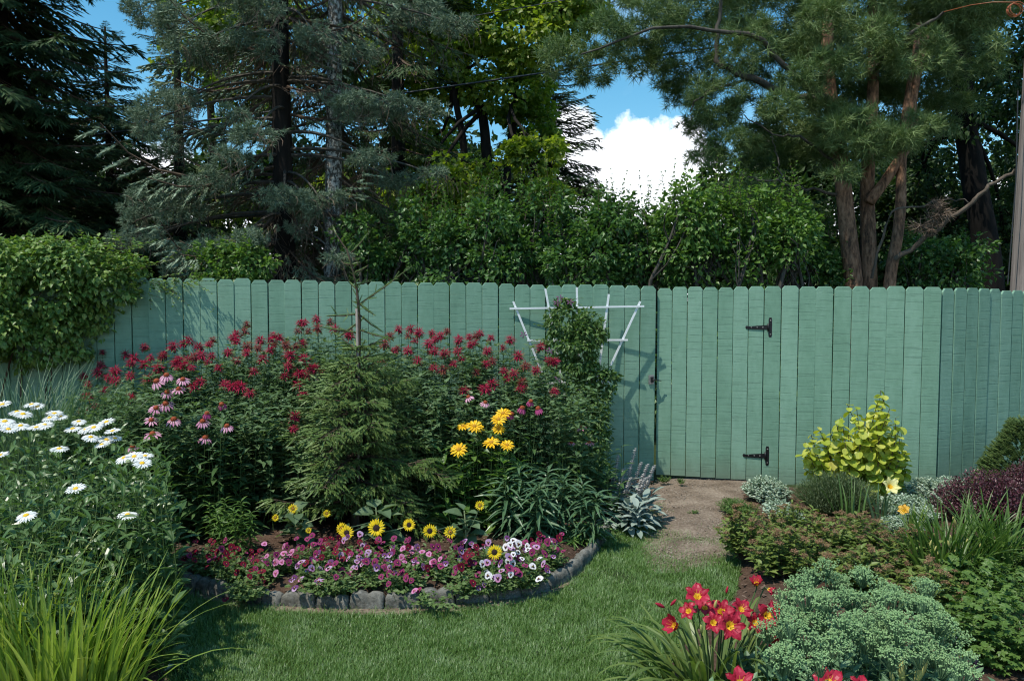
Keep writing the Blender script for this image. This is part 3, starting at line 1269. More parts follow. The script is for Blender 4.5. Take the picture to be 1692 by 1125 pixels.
SH_BLUE = shoot_tpl(5, 1, .24, .12, .8, .18)
fan = MB()
for a_, r_z in ((.3, .12), (-.35, -.1)):
    fan.add([(0, -.13, 0), (0, .13, 0), (math.cos(a_), math.sin(a_), r_z)], [(0, 1, 2)])
fan.add([(0, 0, -.06), (0, 0, .07), (.85, .1, .1)], [(0, 1, 2)])
SH_DARK = fan.tpl()
B_BLUE = [bough_tpl(SH_BLUE, 11, .36, .062, dr, 5, dead=60, seed=s, hang=hg, curl_up=cu) for s, dr, hg, cu in ((1, .42, .35, .34), (2, .55, .6, .42), (3, .30, .2, .22), (10, .6, .8, .5))]
B_BARE = [bough_tpl(SH_BLUE, 7, .34, .07, .30, 2, dead=80, seed=s, hang=.3, curl_up=.1) for s in (4, 5)]
B_DARK = [bough_tpl(SH_DARK, 11, .44, .10, .25, 4, dead=0, seed=s, hang=.35) for s in (6, 7)]
B_GREY = [bough_tpl(SH_DARK, 11, .44, .09, .35, 4, dead=16, seed=s, hang=.5) for s in (8, 9)]

c = P(471, 470, 10.6)
spruce('blue_spruce', 'large blue spruce with drooping silvery boughs behind the fence, left of the lichen trunk', (c[0], c[1], 0), 10.5, 2.15, 1.55, 'blue', B_BLUE + B_BARE[:1],
       trunk_r=.15, bark='bark_dark', whorl=.30, per=8, skip=.38, cone=.40, tilt=.04, jz=.4, azr=lambda a, z: math.sin(a) > -.75 or U(0, 1) < .25)
c = P(546, 470, 10.9)
spruce('spruce_tree', 'spruce with a pale lichen spotted trunk standing right of the blue spruce', (c[0], c[1], 0), 11.5, 2.1, 2.0, 'greyfir', B_GREY + B_BARE,
       trunk_r=.125, bark='bark_lichen', whorl=.40, per=7, skip=.25, cone=.35, tilt=-.2, lean=(.25, 0), azr=lambda a, z: math.sin(a) > -.5)
c = P(12, 470, 12.2)
spruce('spruce_tree', 'very dark tall spruce at the far left edge behind the vine', (c[0], c[1], 0), 13, 1.95, 1.2, 'darkfir', B_DARK, trunk_r=.2, whorl=.24, per=12, cone=.4, jz=.3)
c = P(185, 470, 15.5)
spruce('spruce_tree', 'narrow dark green spruce between the far left spruce and the blue spruce', (c[0], c[1], 0), 6.9, 1.8, 1.0, 'darkfir', B_DARK, trunk_r=.10, whorl=.22, per=11, cone=.45, jz=.35)
c = P(905, 470, 19)
spruce('spruce_tree', 'blackish spruce behind the maple, beside the white cloud', (c[0], c[1], 0), 8.0, 2.1, 1.0, 'darkfir', B_DARK, trunk_r=.13, whorl=.22, per=13, cone=.7, jz=.4)
c = P(300, 470, 17)
spruce('spruce_tree', 'dull green spruce seen through gaps behind the blue spruce', (c[0], c[1], 0), 8.5, 2.3, .8, 'greyfir', B_GREY, trunk_r=.16, whorl=.42, per=7, cone=.75, skip=.1)
c = P(660, 470, 15)
spruce('spruce_tree', 'dark drooping spruce in the shade between lichen trunk and maple', (c[0], c[1], 0), 12.5, 2.0, 1.0, 'darkfir', B_DARK + B_GREY, trunk_r=.15, whorl=.42, per=7, cone=.4, skip=.25)


# ---- leafy crowns made of clumps within clumps


def clumps(mb, tpl, lumps, n, size, sub=26, subr=.3, droop=.25, flat=.8, m=0, updir=.35, keep=None):
    """lumps: (cx,cy,cz,rx,ry,rz); leaves gather in small clumps near the surface of each lump"""
    lumps = np.array(lumps, float)
    vol = (lumps[:, 3] * lumps[:, 4] + lumps[:, 4] * lumps[:, 5] + lumps[:, 3] * lumps[:, 5])
    w = vol / vol.sum()
    for l, f in zip(lumps, w):
        k = max(4, int(sub * (.6 + .8 * f * len(lumps))))
        nl = max(8, int(n * f))
        d = rand_dirs(k)
        rr = U(.45, 1.0, k) ** .5
        cc = l[:3] + d * rr[:, None] * l[3:6]
        sr = l[3:6].mean() * subr * U(.6, 1.35, k)
        pick = rng.integers(0, k, nl)
        dd = rand_dirs(nl)
        q = cc[pick] + dd * (U(.3, 1, nl) ** .45 * sr[pick])[:, None] * np.array([1, 1, flat])
        out = nrm(q - l[:3]) * .5 + dd * .6
        D = out + rng.normal(size=(nl, 3)) * .45 + np.array([0, 0, -droop])
        N = np.array([0, 0, 1.0]) * updir * 2 + out * .5 + rng.normal(size=(nl, 3)) * .45
        s = U(size * .65, size * 1.3, nl)
        if keep is not None:
            kk = keep(q)
            D, N, s, q = D[kk], N[kk], s[kk], q[kk]
        mb.inst(tpl, frames(D, N, s), q, m)
    return mb


def limb(mb, a, b, r0, r1, bow=.1, m=0, sides=6, n=7):
    a, b = np.array(a, float), np.array(b, float)
    L = np.linalg.norm(b - a)
    C = curve(a[None], b[None], rng.normal(size=(1, 3)) * bow * L, n)
    C[:, 1:-1] += rng.normal(size=C[:, 1:-1].shape) * L * .012
    V, T = polytubes(C, np.linspace(r0, r1, n)[None], sides)
    mb.add(V, T, m)
    return C[0]


def broadleaf(name, label, cat, base, trunks, lumps, n, size, leaf, bark='bark_dark', tpl=None, twigs=True, group=None, sub=26, subr=.3, **kw):
    base = np.array(base, float)
    root = thing(name, label, cat, (base[0], base[1], 0), group)
    ends = []
    for pts, r0, r1 in trunks:
        trunk_pts(pts, np.linspace(r0, r1, len(pts)), root, M[bark])
        ends.append(np.array(pts[-1]))
    mb = MB()
    L = np.array(lumps, float)
    allp = np.concatenate([np.array(t[0], float)[len(t[0]) // 2:] for t in trunks]) if trunks else np.array([base + [0, 0, .3]])
    for l in L:
        d = np.linalg.norm(allp - l[:3], axis=1)
        a = allp[np.argmin(d)]
        c_ = limb(mb, a, l[:3], .035 + .02 * l[3], .012)
        for _ in range(5):
            limb(mb, c_[-2 if _ % 2 else -3], l[:3] + rand_dirs(1)[0] * l[3:6] * .85, .012, .003, n=5, sides=3)
    part('branches', mb, M[bark], root, True)
    mb = MB()
    clumps(mb, tpl if tpl is not None else LEAF4, lumps, n, size, sub=sub, subr=subr, **kw)
    part('crown', mb, M[leaf], root)
    return root


LEAF4 = leaf_tpl(.62, 1, .18, .15, .45)
LEAF6 = leaf_tpl(.55, 2, .15, .25, .4)
LM = leaf_tpl(.95, 1, .12, .2, .5)


def lump(px, py, Y, rpx, rpy, dy=None):
    c = P(px, py, Y)
    s = Y / FPX
    return (*c, rpx * s, (rpx * s) if dy is None else dy, rpy * s)


PUFF = MB()
for i in range(10):
    d = nrm(rand_dirs(1)[0] * np.array([1, 1, .8]) + np.array([.55, 0, 0]))
    s_ = nrm(np.cross(d, rand_dirs(1)[0])) * .055
    PUFF.add([-s_, s_, d * U(.7, 1)], [(0, 1, 2)])
PUFF = PUFF.tpl()
bs_root = bpy.data.objects['blue_spruce']
PF = [(270, 178, 40, 24), (238, 205, 34, 22), (300, 165, 26, 14), (232, 332, 36, 18), (290, 345, 45, 18), (225, 365, 22, 16), (345, 415, 56, 15), (400, 398, 40, 14), (470, 328, 44, 13), (510, 345, 26, 16), (430, 15, 45, 14), (446, 70, 18, 30), (390, -5, 45, 16),
      (318, 80, 42, 18), (350, 95, 30, 16), (255, 25, 45, 22), (300, 40, 40, 20), (530, 330, 40, 11), (590, 178, 42, 17), (612, 262, 36, 9), (690, 180, 42, 12), (640, 172, 36, 12), (690, 20, 48, 14), (388, 186, 24, 12), (425, 222, 42, 11), (492, 372, 15, 20),
      (370, 260, 38, 12), (340, 300, 40, 14), (280, 240, 34, 16), (660, 300, 36, 11), (720, 290, 24, 10), (200, 400, 20, 14), (300, 440, 34, 10), (520, 60, 30, 14), (380, 60, 34, 16), (560, 425, 24, 9), (420, 440, 24, 10), (240, 395, 34, 14), (750, 40, 36, 14), (600, 90, 30, 12)]
mb = MB()
lp, tw = [], MB()
for x, y, a_, b_ in PF:
    Yp = 10.3 - (0.6 if 300 < x < 640 else .1) + U(-.3, .3)
    l_ = lump(x, y, Yp, a_, b_)
    lp.append(l_)
    trx = P(471, y - 30, 10.6)
    C_ = curve((trx + [0, 0, .1])[None], np.array([l_[:3]]), np.array([[0, 0, .12]]), 7)
    V, T = polytubes(C_, np.linspace(.028, .008, 7)[None], 4)
    tw.add(V, T)
    for e_ in range(16):
        q = np.array(l_[:3]) + rand_dirs(1)[0] * np.array(l_[3:6]) * .7
        V, T = polytubes(curve(q[None], (q + [U(-.12, .2), U(-.1, .1), U(-.32, -.08)])[None], np.array([[.04, 0, .02]]), 4), .0035, 3)
        tw.add(V, T, 1)
clumps(mb, PUFF, lp, 13000, .075, sub=13, subr=.42, droop=.05, updir=.3, flat=.75)
part('bough_tips', mb, M['blue'], bs_root)
part('hanging_twigs', tw, [M['bark_grey'], M['dead_twig']], bs_root)
# maple, its yellow-green leaves lit against the sky
base = P(805, 470, 15.0)
Yb = 15.0
broadleaf('maple_tree', 'maple with glowing yellow-green leaves and dark trunks, between spruce and pine', 'maple tree', (base[0], base[1], 0),
          [([(base[0], Yb, 0), P(806, 300, Yb), P(800, 180, Yb), P(745, 110, Yb), P(755, -80, Yb)], .13, .05),
           ([(base[0] + .2, Yb, 0), P(838, 280, Yb), P(855, 160, Yb), P(840, 20, Yb)], .10, .04),
           ([(base[0] - .3, Yb, 0), P(770, 240, Yb), P(748, 150, Yb), P(760, 20, Yb)], .09, .04)],
          [lump(800, 90, 15, 75, 55), lump(860, 60, 14.5, 75, 55), lump(755, 40, 15.2, 60, 45), lump(930, 30, 14.6, 70, 40),
           lump(840, 150, 15, 70, 45), lump(880, 200, 15.2, 45, 40), lump(720, 130, 15.5, 60, 50), lump(800, -40, 15, 110, 60), lump(920, -40, 15, 100, 60), lump(690, -10, 16, 80, 60),
           lump(700, 230, 16, 50, 45), lump(640, 60, 16, 60, 50), lump(960, 5, 14.8, 50, 25), lump(885, 262, 13.6, 55, 34), lump(760, 300, 13.4, 60, 36), lump(905, 322, 13, 40, 22), lump(680, 330, 13.6, 45, 30)],
          31000, .10, 'maple', tpl=LM, sub=30, subr=.30, droop=.4)
base = P(350, 470, 19)
broadleaf('maple_tree', 'yellow-green tree glimpsed through the gaps left of the blue spruce trunk', 'maple tree', (base[0], base[1], 0),
          [([(base[0], 19, 0), P(352, 250, 19), P(340, 60, 19)], .16, .05)],
          [lump(340, 60, 19, 80, 60), lump(400, 30, 18.5, 60, 60), lump(390, 150, 18.5, 60, 50), lump(470, 60, 19, 70, 70), lump(590, 120, 19.5, 60, 70), lump(520, 20, 19, 60, 60), lump(440, 330, 19, 90, 60), lump(350, -50, 19, 100, 60), lump(600, 330, 19, 90, 50)],
          13000, .13, 'maple', tpl=LM, sub=26, subr=.3)

# shrubs that rise behind the fence
SH = [
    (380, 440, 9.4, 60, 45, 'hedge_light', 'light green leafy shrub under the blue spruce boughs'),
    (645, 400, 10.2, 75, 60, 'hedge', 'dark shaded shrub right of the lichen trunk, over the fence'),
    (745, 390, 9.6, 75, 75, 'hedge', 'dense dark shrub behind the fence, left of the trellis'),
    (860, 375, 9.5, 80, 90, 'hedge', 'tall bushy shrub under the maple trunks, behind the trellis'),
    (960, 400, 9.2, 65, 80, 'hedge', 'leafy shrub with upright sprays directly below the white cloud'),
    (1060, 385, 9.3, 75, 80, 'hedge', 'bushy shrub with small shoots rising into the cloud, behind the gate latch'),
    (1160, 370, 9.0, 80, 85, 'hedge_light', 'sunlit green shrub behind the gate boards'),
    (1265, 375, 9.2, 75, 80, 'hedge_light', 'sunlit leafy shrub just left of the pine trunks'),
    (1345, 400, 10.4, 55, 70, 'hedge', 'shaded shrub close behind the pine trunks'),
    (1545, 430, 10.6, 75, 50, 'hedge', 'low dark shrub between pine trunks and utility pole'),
]
for i, (px, py, Y, rx, ry, leaf, lab) in enumerate(SH):
    b = P(px, 470, Y)
    s = Y / FPX
    lumps = []
    for k in range(9):
        lumps.append(lump(px + U(-.75, .75) * rx, py + U(-.6, .5) * ry + 5, Y + U(-.3, .3), rx * U(.35, .6), ry * U(.35, .55)))
    lumps.append(lump(px, py + ry * .8, Y, rx * .9, ry * .7))
    lumps.append((b[0], Y, .9, rx * s, rx * s, .7))
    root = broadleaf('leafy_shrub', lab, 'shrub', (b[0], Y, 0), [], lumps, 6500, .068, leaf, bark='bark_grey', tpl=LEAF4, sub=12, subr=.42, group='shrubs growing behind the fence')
    # upright sprays on top
    K = 26
    a = np.stack([b[0] + U(-.85, .85, K) * rx * s, Y + U(-.3, .3, K), np.full(K, P(px, py, Y)[2] + ry * s * .1)], -1)
    t = a + np.stack([U(-.15, .15, K), U(-.1, .1, K), U(.3, 1.15, K) * ry * s + .05], -1)
    ml, ms = MB(), MB()
    leafy_stems(ml, ms, a, t, LEAF4, .06, n=13, whorl=2, el=.5, r=.004, bow=.06)
    part('sprays', ml, M[leaf], root)
    part('twigs', ms, M['twig'], root)

# ---- Scots pine, three orange trunks
TUFT = MB()
for i in range(7):
    d = rand_dirs(1)[0] * np.array([1, 1, 1]) + np.array([.75, 0, 0])
    d = nrm(d)
    s_ = nrm(np.cross(d, rand_dirs(1)[0])) * .037
    TUFT.add([-s_, s_, d], [(0, 1, 2)])
TUFT = TUFT.tpl()
YP = 10.2
pb = P(1430, 470, YP)
pine = thing('scots_pine', 'scots pine with several orange brown trunks and broad grey-green crown', 'pine tree', (pb[0], pb[1], 0))
pt = lambda *a: P(*a)
trunks = [
    ([(P(1412, 470, YP)[0], YP, 0), P(1412, 465, YP), P(1400, 380, YP), P(1388, 260, YP), P(1372, 160, YP), P(1366, 70, YP), P(1385, -120, YP)], .130, .06),
    ([(P(1438, 470, YP + .15)[0], YP + .15, 0), P(1436, 465, YP + .15), P(1432, 360, YP + .15), P(1436, 250, YP + .15), P(1445, 120, YP + .15), P(1440, -60, YP + .3)], .12, .055),
    ([(P(1470, 470, YP - .1)[0], YP - .1, 0), P(1471, 465, YP - .1), P(1488, 370, YP - .1), P(1490, 270, YP), P(1498, 180, YP), P(1520, 40, YP + .2)], .082, .045),
    ([P(1436, 335, YP), P(1475, 280, YP), P(1512, 225, YP), P(1506, 165, YP), P(1530, 60, YP)], .068, .04),
]
for pts, r0, r1 in trunks:
    trunk_pts(pts, np.linspace(r0, r1, len(pts)), pine, M['bark_pine'], wob=.012)
mbb = MB()


def pbranch(pxs, r0, r1):
    pts = np.array([P(x, y, Y) for x, y, Y in pxs])
    t = np.linspace(0, len(pts) - 1, len(pts) * 4)
    i = np.minimum(t.astype(int), len(pts) - 2)
    f = (t - i)[:, None]
    q = pts[i] * (1 - f) + pts[i + 1] * f
    q[1:-1] += rng.normal(size=q[1:-1].shape) * .015
    V, T = polytubes(q[None], np.linspace(r0, r1, len(q))[None], 6)
    mbb.add(V, T)


pbranch([(1372, 165, YP), (1310, 160, YP - .1), (1240, 128, YP - .25), (1182, 105, YP - .3), (1186, 40, YP - .3), (1190, -20, YP - .3)], .055, .02)
pbranch([(1240, 128, YP - .25), (1200, 140, YP - .3), (1150, 165, YP - .3), (1140, 185, YP - .3)], .022, .008)
pbranch([(1375, 170, YP), (1330, 145, YP - .3), (1250, 60, YP - .5), (1100, 40, YP - .7), (960, 90, YP - .8)], .045, .01)
pbranch([(1386, 322, YP), (1330, 312, YP - .2), (1270, 297, YP - .3), (1235, 292, YP - .35)], .022, .008)
pbranch([(1390, 280, YP), (1320, 225, YP - .3), (1275, 225, YP - .3), (1230, 190, YP - .3)], .02, .006)
pbranch([(1296, 300, YP - .3), (1285, 260, YP - .3), (1275, 225, YP - .35)], .012, .006)
pbranch([(1440, 120, YP), (1500, 60, YP - .5), (1560, 20, YP - .8)], .04, .015)
part('branches', mbb, M['bark_grey'], pine, True)
mbb = MB()
pbranch([(1480, 428, YP - .3), (1540, 385, YP - .5), (1600, 340, YP - .7), (1640, 305, YP - .8), (1678, 280, YP - .9)], .035, .02)
pbranch([(1440, 460, YP - .2), (1470, 350, YP - .3), (1560, 330, YP - .35), (1600, 335, YP - .4)], .018, .006)
part('dead_branch', mbb, barkmat('weathered_dead_branch', [(.06, .048, .038), (.19, .15, .115)]), pine, True)
PL = [(930, 95, 38, 30), (980, 110, 42, 30), (1000, 60, 45, 30), (1050, 100, 50, 32), (1060, 35, 55, 35), (1120, 75, 60, 45), (1150, 10, 75, 40),
      (1140, 150, 42, 32), (1110, 125, 35, 22), (1180, 170, 50, 35), (1170, 205, 42, 24), (1220, 80, 60, 45), (1240, 190, 50, 40), (1260, 20, 80, 45), (1290, 110, 60, 45), (1200, 245, 55, 28), (1165, 255, 35, 22),
      (1330, 60, 60, 50), (1340, 200, 60, 35), (1390, 30, 75, 50), (1400, 230, 60, 30), (1440, 190, 65, 45), (1430, 110, 65, 50), (1470, 230, 60, 28), (1480, 60, 70, 55), (1520, 130, 60, 45), (1540, 30, 75, 50),
      (1270, 255, 50, 26), (1340, 260, 40, 24), (1230, 320, 50, 20), (1290, 345, 45, 26), (1330, 375, 40, 25), (1310, 420, 45, 22), (1380, 200, 50, 35), (1590, 90, 60, 45), (1600, 10, 70, 45),
      (1300, -60, 120, 60), (1450, -70, 130, 60), (1150, -60, 100, 45), (1040, -25, 60, 30), (1600, -60, 100, 60), (1560, 190, 50, 30)]
lumps = [lump(x, y, YP + U(-.5, 1.1), a * .92, b * .92, dy=a * 1.2 * YP / FPX) for x, y, a, b in PL]
lumps += [lump(x, y, YP - .55, a, b) for x, y, a, b in ((1405, 215, 42, 26), (1460, 235, 50, 26), (1500, 215, 40, 30), (1385, 110, 40, 30), (1440, 60, 45, 35), (1520, 90, 45, 35), (1350, 30, 45, 30), (1395, 285, 26, 12), (1330, 120, 40, 30), (1290, 180, 36, 20))]
mb = MB()
clumps(mb, TUFT, lumps, 44000, .112, sub=20, subr=.36, droop=-.15, updir=.1, flat=.7)
part('crown', mb, M['pine'], pine)
mb = MB()
clumps(mb, TUFT, [lump(1543, 350, YP - .6, 20, 22), lump(1525, 372, YP - .6, 12, 18)], 90, .13, sub=6, droop=.4)
part('dead_twigs', mb, M['dead_twig'], pine)

# ---- big dark tree behind, and dark wood closing the gaps
Yd = 13.5
db = P(1640, 470, Yd)
broadleaf('shade_tree', 'dark leafy tree with thick blackish trunk behind the pine, left of the pole', 'tree', (db[0], db[1], 0),
          [([(db[0] + .05, Yd, 0), P(1638, 460, Yd), P(1608, 290, Yd), P(1592, 200, Yd), P(1588, 80, Yd), P(1590, -100, Yd)], .235, .14)],
          [lump(1640, 60, 14, 90, 80), lump(1560, 120, 14.5, 70, 70), lump(1660, 200, 14.5, 60, 70), lump(1700, 320, 14.5, 70, 70), lump(1540, 300, 15.5, 60, 70), lump(1660, 400, 15, 60, 50),
           lump(1560, 380, 15.5, 60, 50), lump(1700, 100, 13.5, 90, 90), lump(1620, -30, 13.2, 120, 60), lump(1590, 180, 13.1, 40, 50), lump(1600, -140, 12.8, 150, 60), lump(1480, 350, 16, 60, 80), lump(1500, 200, 16, 60, 60), lump(1420, 330, 16.5, 60, 60), lump(1400, 100, 16.5, 80, 80)],
          24000, .105, 'darkleaf', bark='bark_shaded', tpl=LEAF4, sub=30, subr=.33)
WD = [(-30, 330, 16, 140, 'dense dark broadleaf tree filling the far left edge behind the spruces'),
      (110, 360, 18, 130, 'dark broadleaf tree low behind the narrow left spruce'),
      (255, 370, 20, 110, 'dark leafy tree low in the gap left of the blue spruce'),
      (420, 360, 20, 110, 'dark tree standing deep behind the blue spruce trunk'),
      (560, 350, 20, 110, 'dark tree standing deep behind the lichen spotted trunk'),
      (690, 330, 19, 110, 'dark tree low behind the shaded spruce and maple trunks'),
      (810, 340, 21, 100, 'dark tree standing deep behind the maple trunks'),
      (1230, 330, 19, 90, 'dark tree deep behind the sunlit shrub left of the pine trunks'),
      (1340, 300, 19, 110, 'dark tree seen through the gaps of the pine crown'),
      (1470, 320, 20, 110, 'dark tree standing deep behind the orange pine trunks'),
      (1300, 375, 16.5, 85, 'dark tree low behind the right hand sunlit shrub'),
      (1180, 405, 17.5, 60, 'dark tree low behind the left hand sunlit shrub'),
      (1075, 440, 16, 60, 'low dark tree showing under the cloud behind the shrubs'),
      (1490, 410, 17, 80, 'low dark tree filling the gap right of the orange trunks'),
      (1640, 410, 17.5, 80, 'low dark tree between blackish trunk and utility pole'),
      (1740, 250, 17, 150, 'dark tree at the right edge behind the utility pole')]
for px, py, Y, r, lab in WD:
    b = P(px, 470, Y)
    s = Y / FPX
    lumps = [lump(px + U(-.7, .7) * r, py + U(-1.0, .9) * r * .8, Y + U(-.8, .8), r * U(.35, .6), r * U(.35, .55)) for _ in range(9)]
    lumps.append(lump(px, 440, Y, r, 50))
    broadleaf('woodland_tree', lab, 'tree', (b[0], Y, 0), [([(b[0], Y, 0), (b[0] + .1, Y, P(px, py + r * .4, Y)[2]), P(px, py - r * .5, Y)], .14, .05)],
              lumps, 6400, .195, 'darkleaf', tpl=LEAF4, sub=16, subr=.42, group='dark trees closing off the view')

# ---- utility pole, coil and wires
M['pole'] = barkmat('weathered_pole_wood', [(.12, .10, .09), (.33, .28, .25)], scale=(30, 30, 1.2), bump=.5, dist=.01)
M['wire'] = plainmat('dark_cable', (.03, .032, .034), .4, .5)
M['copper'] = plainmat('orange_wire', (.35, .10, .035), .45, .5)
pole = thing('utility_pole', 'weathered grey wooden utility pole at the right edge behind the fence', 'utility pole', (*P(1690, 470, 8.6)[:2], 0))
a = np.array(pole.location)
trunk_pts([a, a + [.06, 0, 2.2], a + [.17, 0, 7.5]], [.165, .16, .13], pole, M['pole'], name='shaft', sides=16, wob=0)
mb = MB()
V, T = polytubes(np.array([[P(1665, 470, 8.45), P(1660, 300, 8.45) + [.12, 0, 0], P(1682, 150, 8.45)]]), .006, 5)
mb.add(V, T)
part('ground_wire', mb, M['wire'], pole)
cc = P(1681, 14, 8.3)
th = np.linspace(0, 4 * 2 * PI, 60)
coil = np.stack([cc[0] + .075 * np.cos(th) + .006 * np.sin(th * .6), cc[1] + th * .003, cc[2] + .062 * np.sin(th) + .006 * np.cos(th * .37)], -1)
ob = thing('wire_coil', 'orange coil of wire hanging at the top right corner by the pole', 'wire coil', cc)
mb = MB()
V, T = polytubes(coil[None], .005, 5)
mb.add(V, T)
part('loops', mb, M['copper'], ob, True)
mb = MB()
V, T = polytubes(np.array([[cc + [-.01, 0, .06], P(1640, 4, 8.4), P(1604, 9, 8.6), P(1560, 20, 9)]]), .005, 5)
mb.add(V, T)
part('lead', mb, M['copper'], ob, True)


def wire(label, A, B, r, sag):
    o = thing('overhead_cable', label, 'cable', (A + B) / 2)
    t = np.linspace(0, 1, 24)[:, None]
    C = A * (1 - t) + B * t - np.array([0, 0, 1.]) * sag * 4 * t * (1 - t)
    mb = MB()
    V, T = polytubes(C[None], r, 5)
    mb.add(V, T)
    part('strand', mb, M['wire'], o, True)


wire('thick dark overhead cable crossing the trees from maple to far left spruce', P(-300, 281, 13.2), P(1760, -12, 11.9), .016, .10)
wire('thin upper overhead cable crossing in front of the maple top', P(-300, 200, 13.2), P(1760, -150, 11.9), .008, .10)

# low dark undergrowth of the wood floor, one mass
mb = MB()
lumps = []
for x in np.arange(-14, 14, .8):
    lumps.append((x + U(-.3, .3), 14.0 + U(-.8, .8), U(.9, 1.9), .9, .7, U(.7, 1.1)))
    lumps.append((x + U(-.3, .3), 12.3 + U(-.4, .4), U(.5, 1.3), .8, .5, U(.5, .8)))
clumps(mb, LEAF4, lumps, 26000, .13, sub=16, subr=.45)
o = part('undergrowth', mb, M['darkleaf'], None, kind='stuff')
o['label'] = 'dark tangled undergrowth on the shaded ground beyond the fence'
# ------------------------------------------------------------------ vine on the fence, far left
M['vine'] = leafmat('vine_leaves', [(.05, .11, .025), (.11, .205, .042), (.19, .29, .065), (.32, .39, .10)], trans=.3, rough=.42, spec=.45, scale=2.2)
VL = leaf_tpl(.72, 1, .14, .3, .45)
root = thing('climbing_vine', 'big mounded yellow-green leafy vine draped over the left end of the fence', 'vine', (-3.9, 6.4, 0))
lumps = [lump(60, 480, 6.5, 85, 70), lump(130, 440, 6.6, 75, 42), lump(10, 440, 6.4, 70, 45), lump(170, 470, 6.65, 55, 38), lump(215, 440, 6.8, 32, 16),
         lump(60, 560, 6.55, 80, 50), lump(125, 540, 6.7, 45, 60), lump(-60, 520, 6.3, 110, 90), lump(150, 510, 6.65, 34, 42), lump(-40, 430, 6.4, 90, 40), lump(80, 425, 6.7, 60, 26)]
mb = MB()
clumps(mb, VL, lumps, 20000, .049, sub=34, subr=.28, droop=.55, updir=.5)
K = 90
a = np.array([P(x, y, Y) for x, y, Y in zip(U(-30, 235, K), U(405, 450, K), U(6.4, 6.8, K))])
t = a + np.stack([U(-.22, .3, K), U(-.2, .1, K), U(-.02, .17, K)], -1)
ms = MB()
leafy_stems(mb, ms, a, t, VL, .05, n=7, el=.3, bow=.15, r=.003)
a = np.array([P(x, y, 6.72) for x, y in zip(U(170, 320, 26), U(455, 470, 26))])
t = a + np.stack([U(-.05, .25, 26), U(-.12, 0, 26), U(-.28, .10, 26)], -1)
leafy_stems(mb, ms, a, t, VL, .034, n=7, el=.2, bow=.2, r=.002)
part('foliage', mb, M['vine'], root)
for _ in range(14):
    p0 = np.array([U(-4.7, -3.8), U(6.3, 6.7), 0.02])
    limb(ms, p0, p0 + [U(-.3, .4), U(-.1, .1), U(1.2, 1.9)], .012, .004)
part('vines', ms, M['twig'], root)

# ------------------------------------------------------------------ grass clumps


def grass_clump(name, label, cat, base, spread, n, L, W, th, bend, mat, nseg=6, dirbias=None, fold=.25, root=None, power=1.5, pname='blades'):
    base = np.array(base, float)
    if root is None:
        root = thing(name, label, cat, base)
    a = U(0, 2 * PI, n)
    r = np.sqrt(U(0, 1, n))
    B = base + np.stack([np.cos(a) * r * spread[0], np.sin(a) * r * spread[1], np.zeros(n)], -1)
    az = a + U(-.7, .7, n)
    if dirbias is not None:
        D = np.stack([np.cos(az) + dirbias[0], np.sin(az) + dirbias[1]], -1)
        az = np.arctan2(D[:, 1], D[:, 0])
    mb = MB()
    blades(mb, B, az, U(*L, n), U(*W, n), U(*th, n) * (.3 + .7 * r), U(*bend, n), n=nseg, fold=fold, side=az + PI / 2 + U(-.6, .6, n), power=power, wb=.75)
    part(pname, mb, M[mat], root)
    return root


M['bluegrass'] = leafmat('blue_green_blades', [(.06, .12, .06), (.10, .18, .10), (.17, .25, .15)], trans=.25, rough=.45)
M['vargrass'] = leafmat('yellow_green_blades', [(.12, .19, .03), (.20, .30, .05), (.31, .40, .08), (.48, .52, .18)], trans=.35, rough=.4, spec=.5)
M['daylily'] = leafmat('daylily_blades', [(.05, .10, .02), (.09, .17, .035), (.15, .23, .06)], trans=.35, rough=.4, spec=.5)
M['daylily2'] = leafmat('light_daylily_blades', [(.08, .13, .03), (.14, .21, .05), (.22, .28, .08)], trans=.35, rough=.4, spec=.5)
for i, (px, Y, lab) in enumerate(((20, 5.5, 'blue-green grass clump at the left edge, behind the topmost daisies'), (85, 5.4, 'blue-green grass clump between the vine and the left end of the bee balm'))):
    c = P(px, 800, Y)
    c[2] = .05
    grass_clump('tall_grass', lab, 'grass clump', c, (.30, .2), 340, (.8, 1.3), (.009, .017), (.0, .35), (.3, 1.3), 'bluegrass')
c = np.array([P(95, 1100, 2.95)[0], 2.95, .04])
r_ = grass_clump('ornamental_grass', 'bright yellow-green striped grass clump in the bottom left foreground', 'grass clump', c, (.28, .16), 380, (.34, .64), (.011, .021), (.02, .42), (.05, .8), 'vargrass', nseg=8, dirbias=(.15, .0))
mb = MB()
n = 34
B = c + np.stack([U(-.3, .3, n), U(-.1, .1, n), np.zeros(n)], -1)
blades(mb, B, U(-.7, .5, n), U(.4, .68, n), U(.010, .018, n), U(.2, .6, n), U(.6, 1.7, n), n=9, fold=.25)
part('arching_blades', mb, M['vargrass'], r_)
c2 = np.array([P(-30, 1100, 3.1)[0], 3.2, .04])
grass_clump('ornamental_grass', 'second striped grass clump cut off by the left edge, under the daisies', 'grass clump', c2, (.3, .2), 200, (.35, .68), (.009, .017), (.02, .5), (.05, 1.0), 'vargrass', nseg=8)

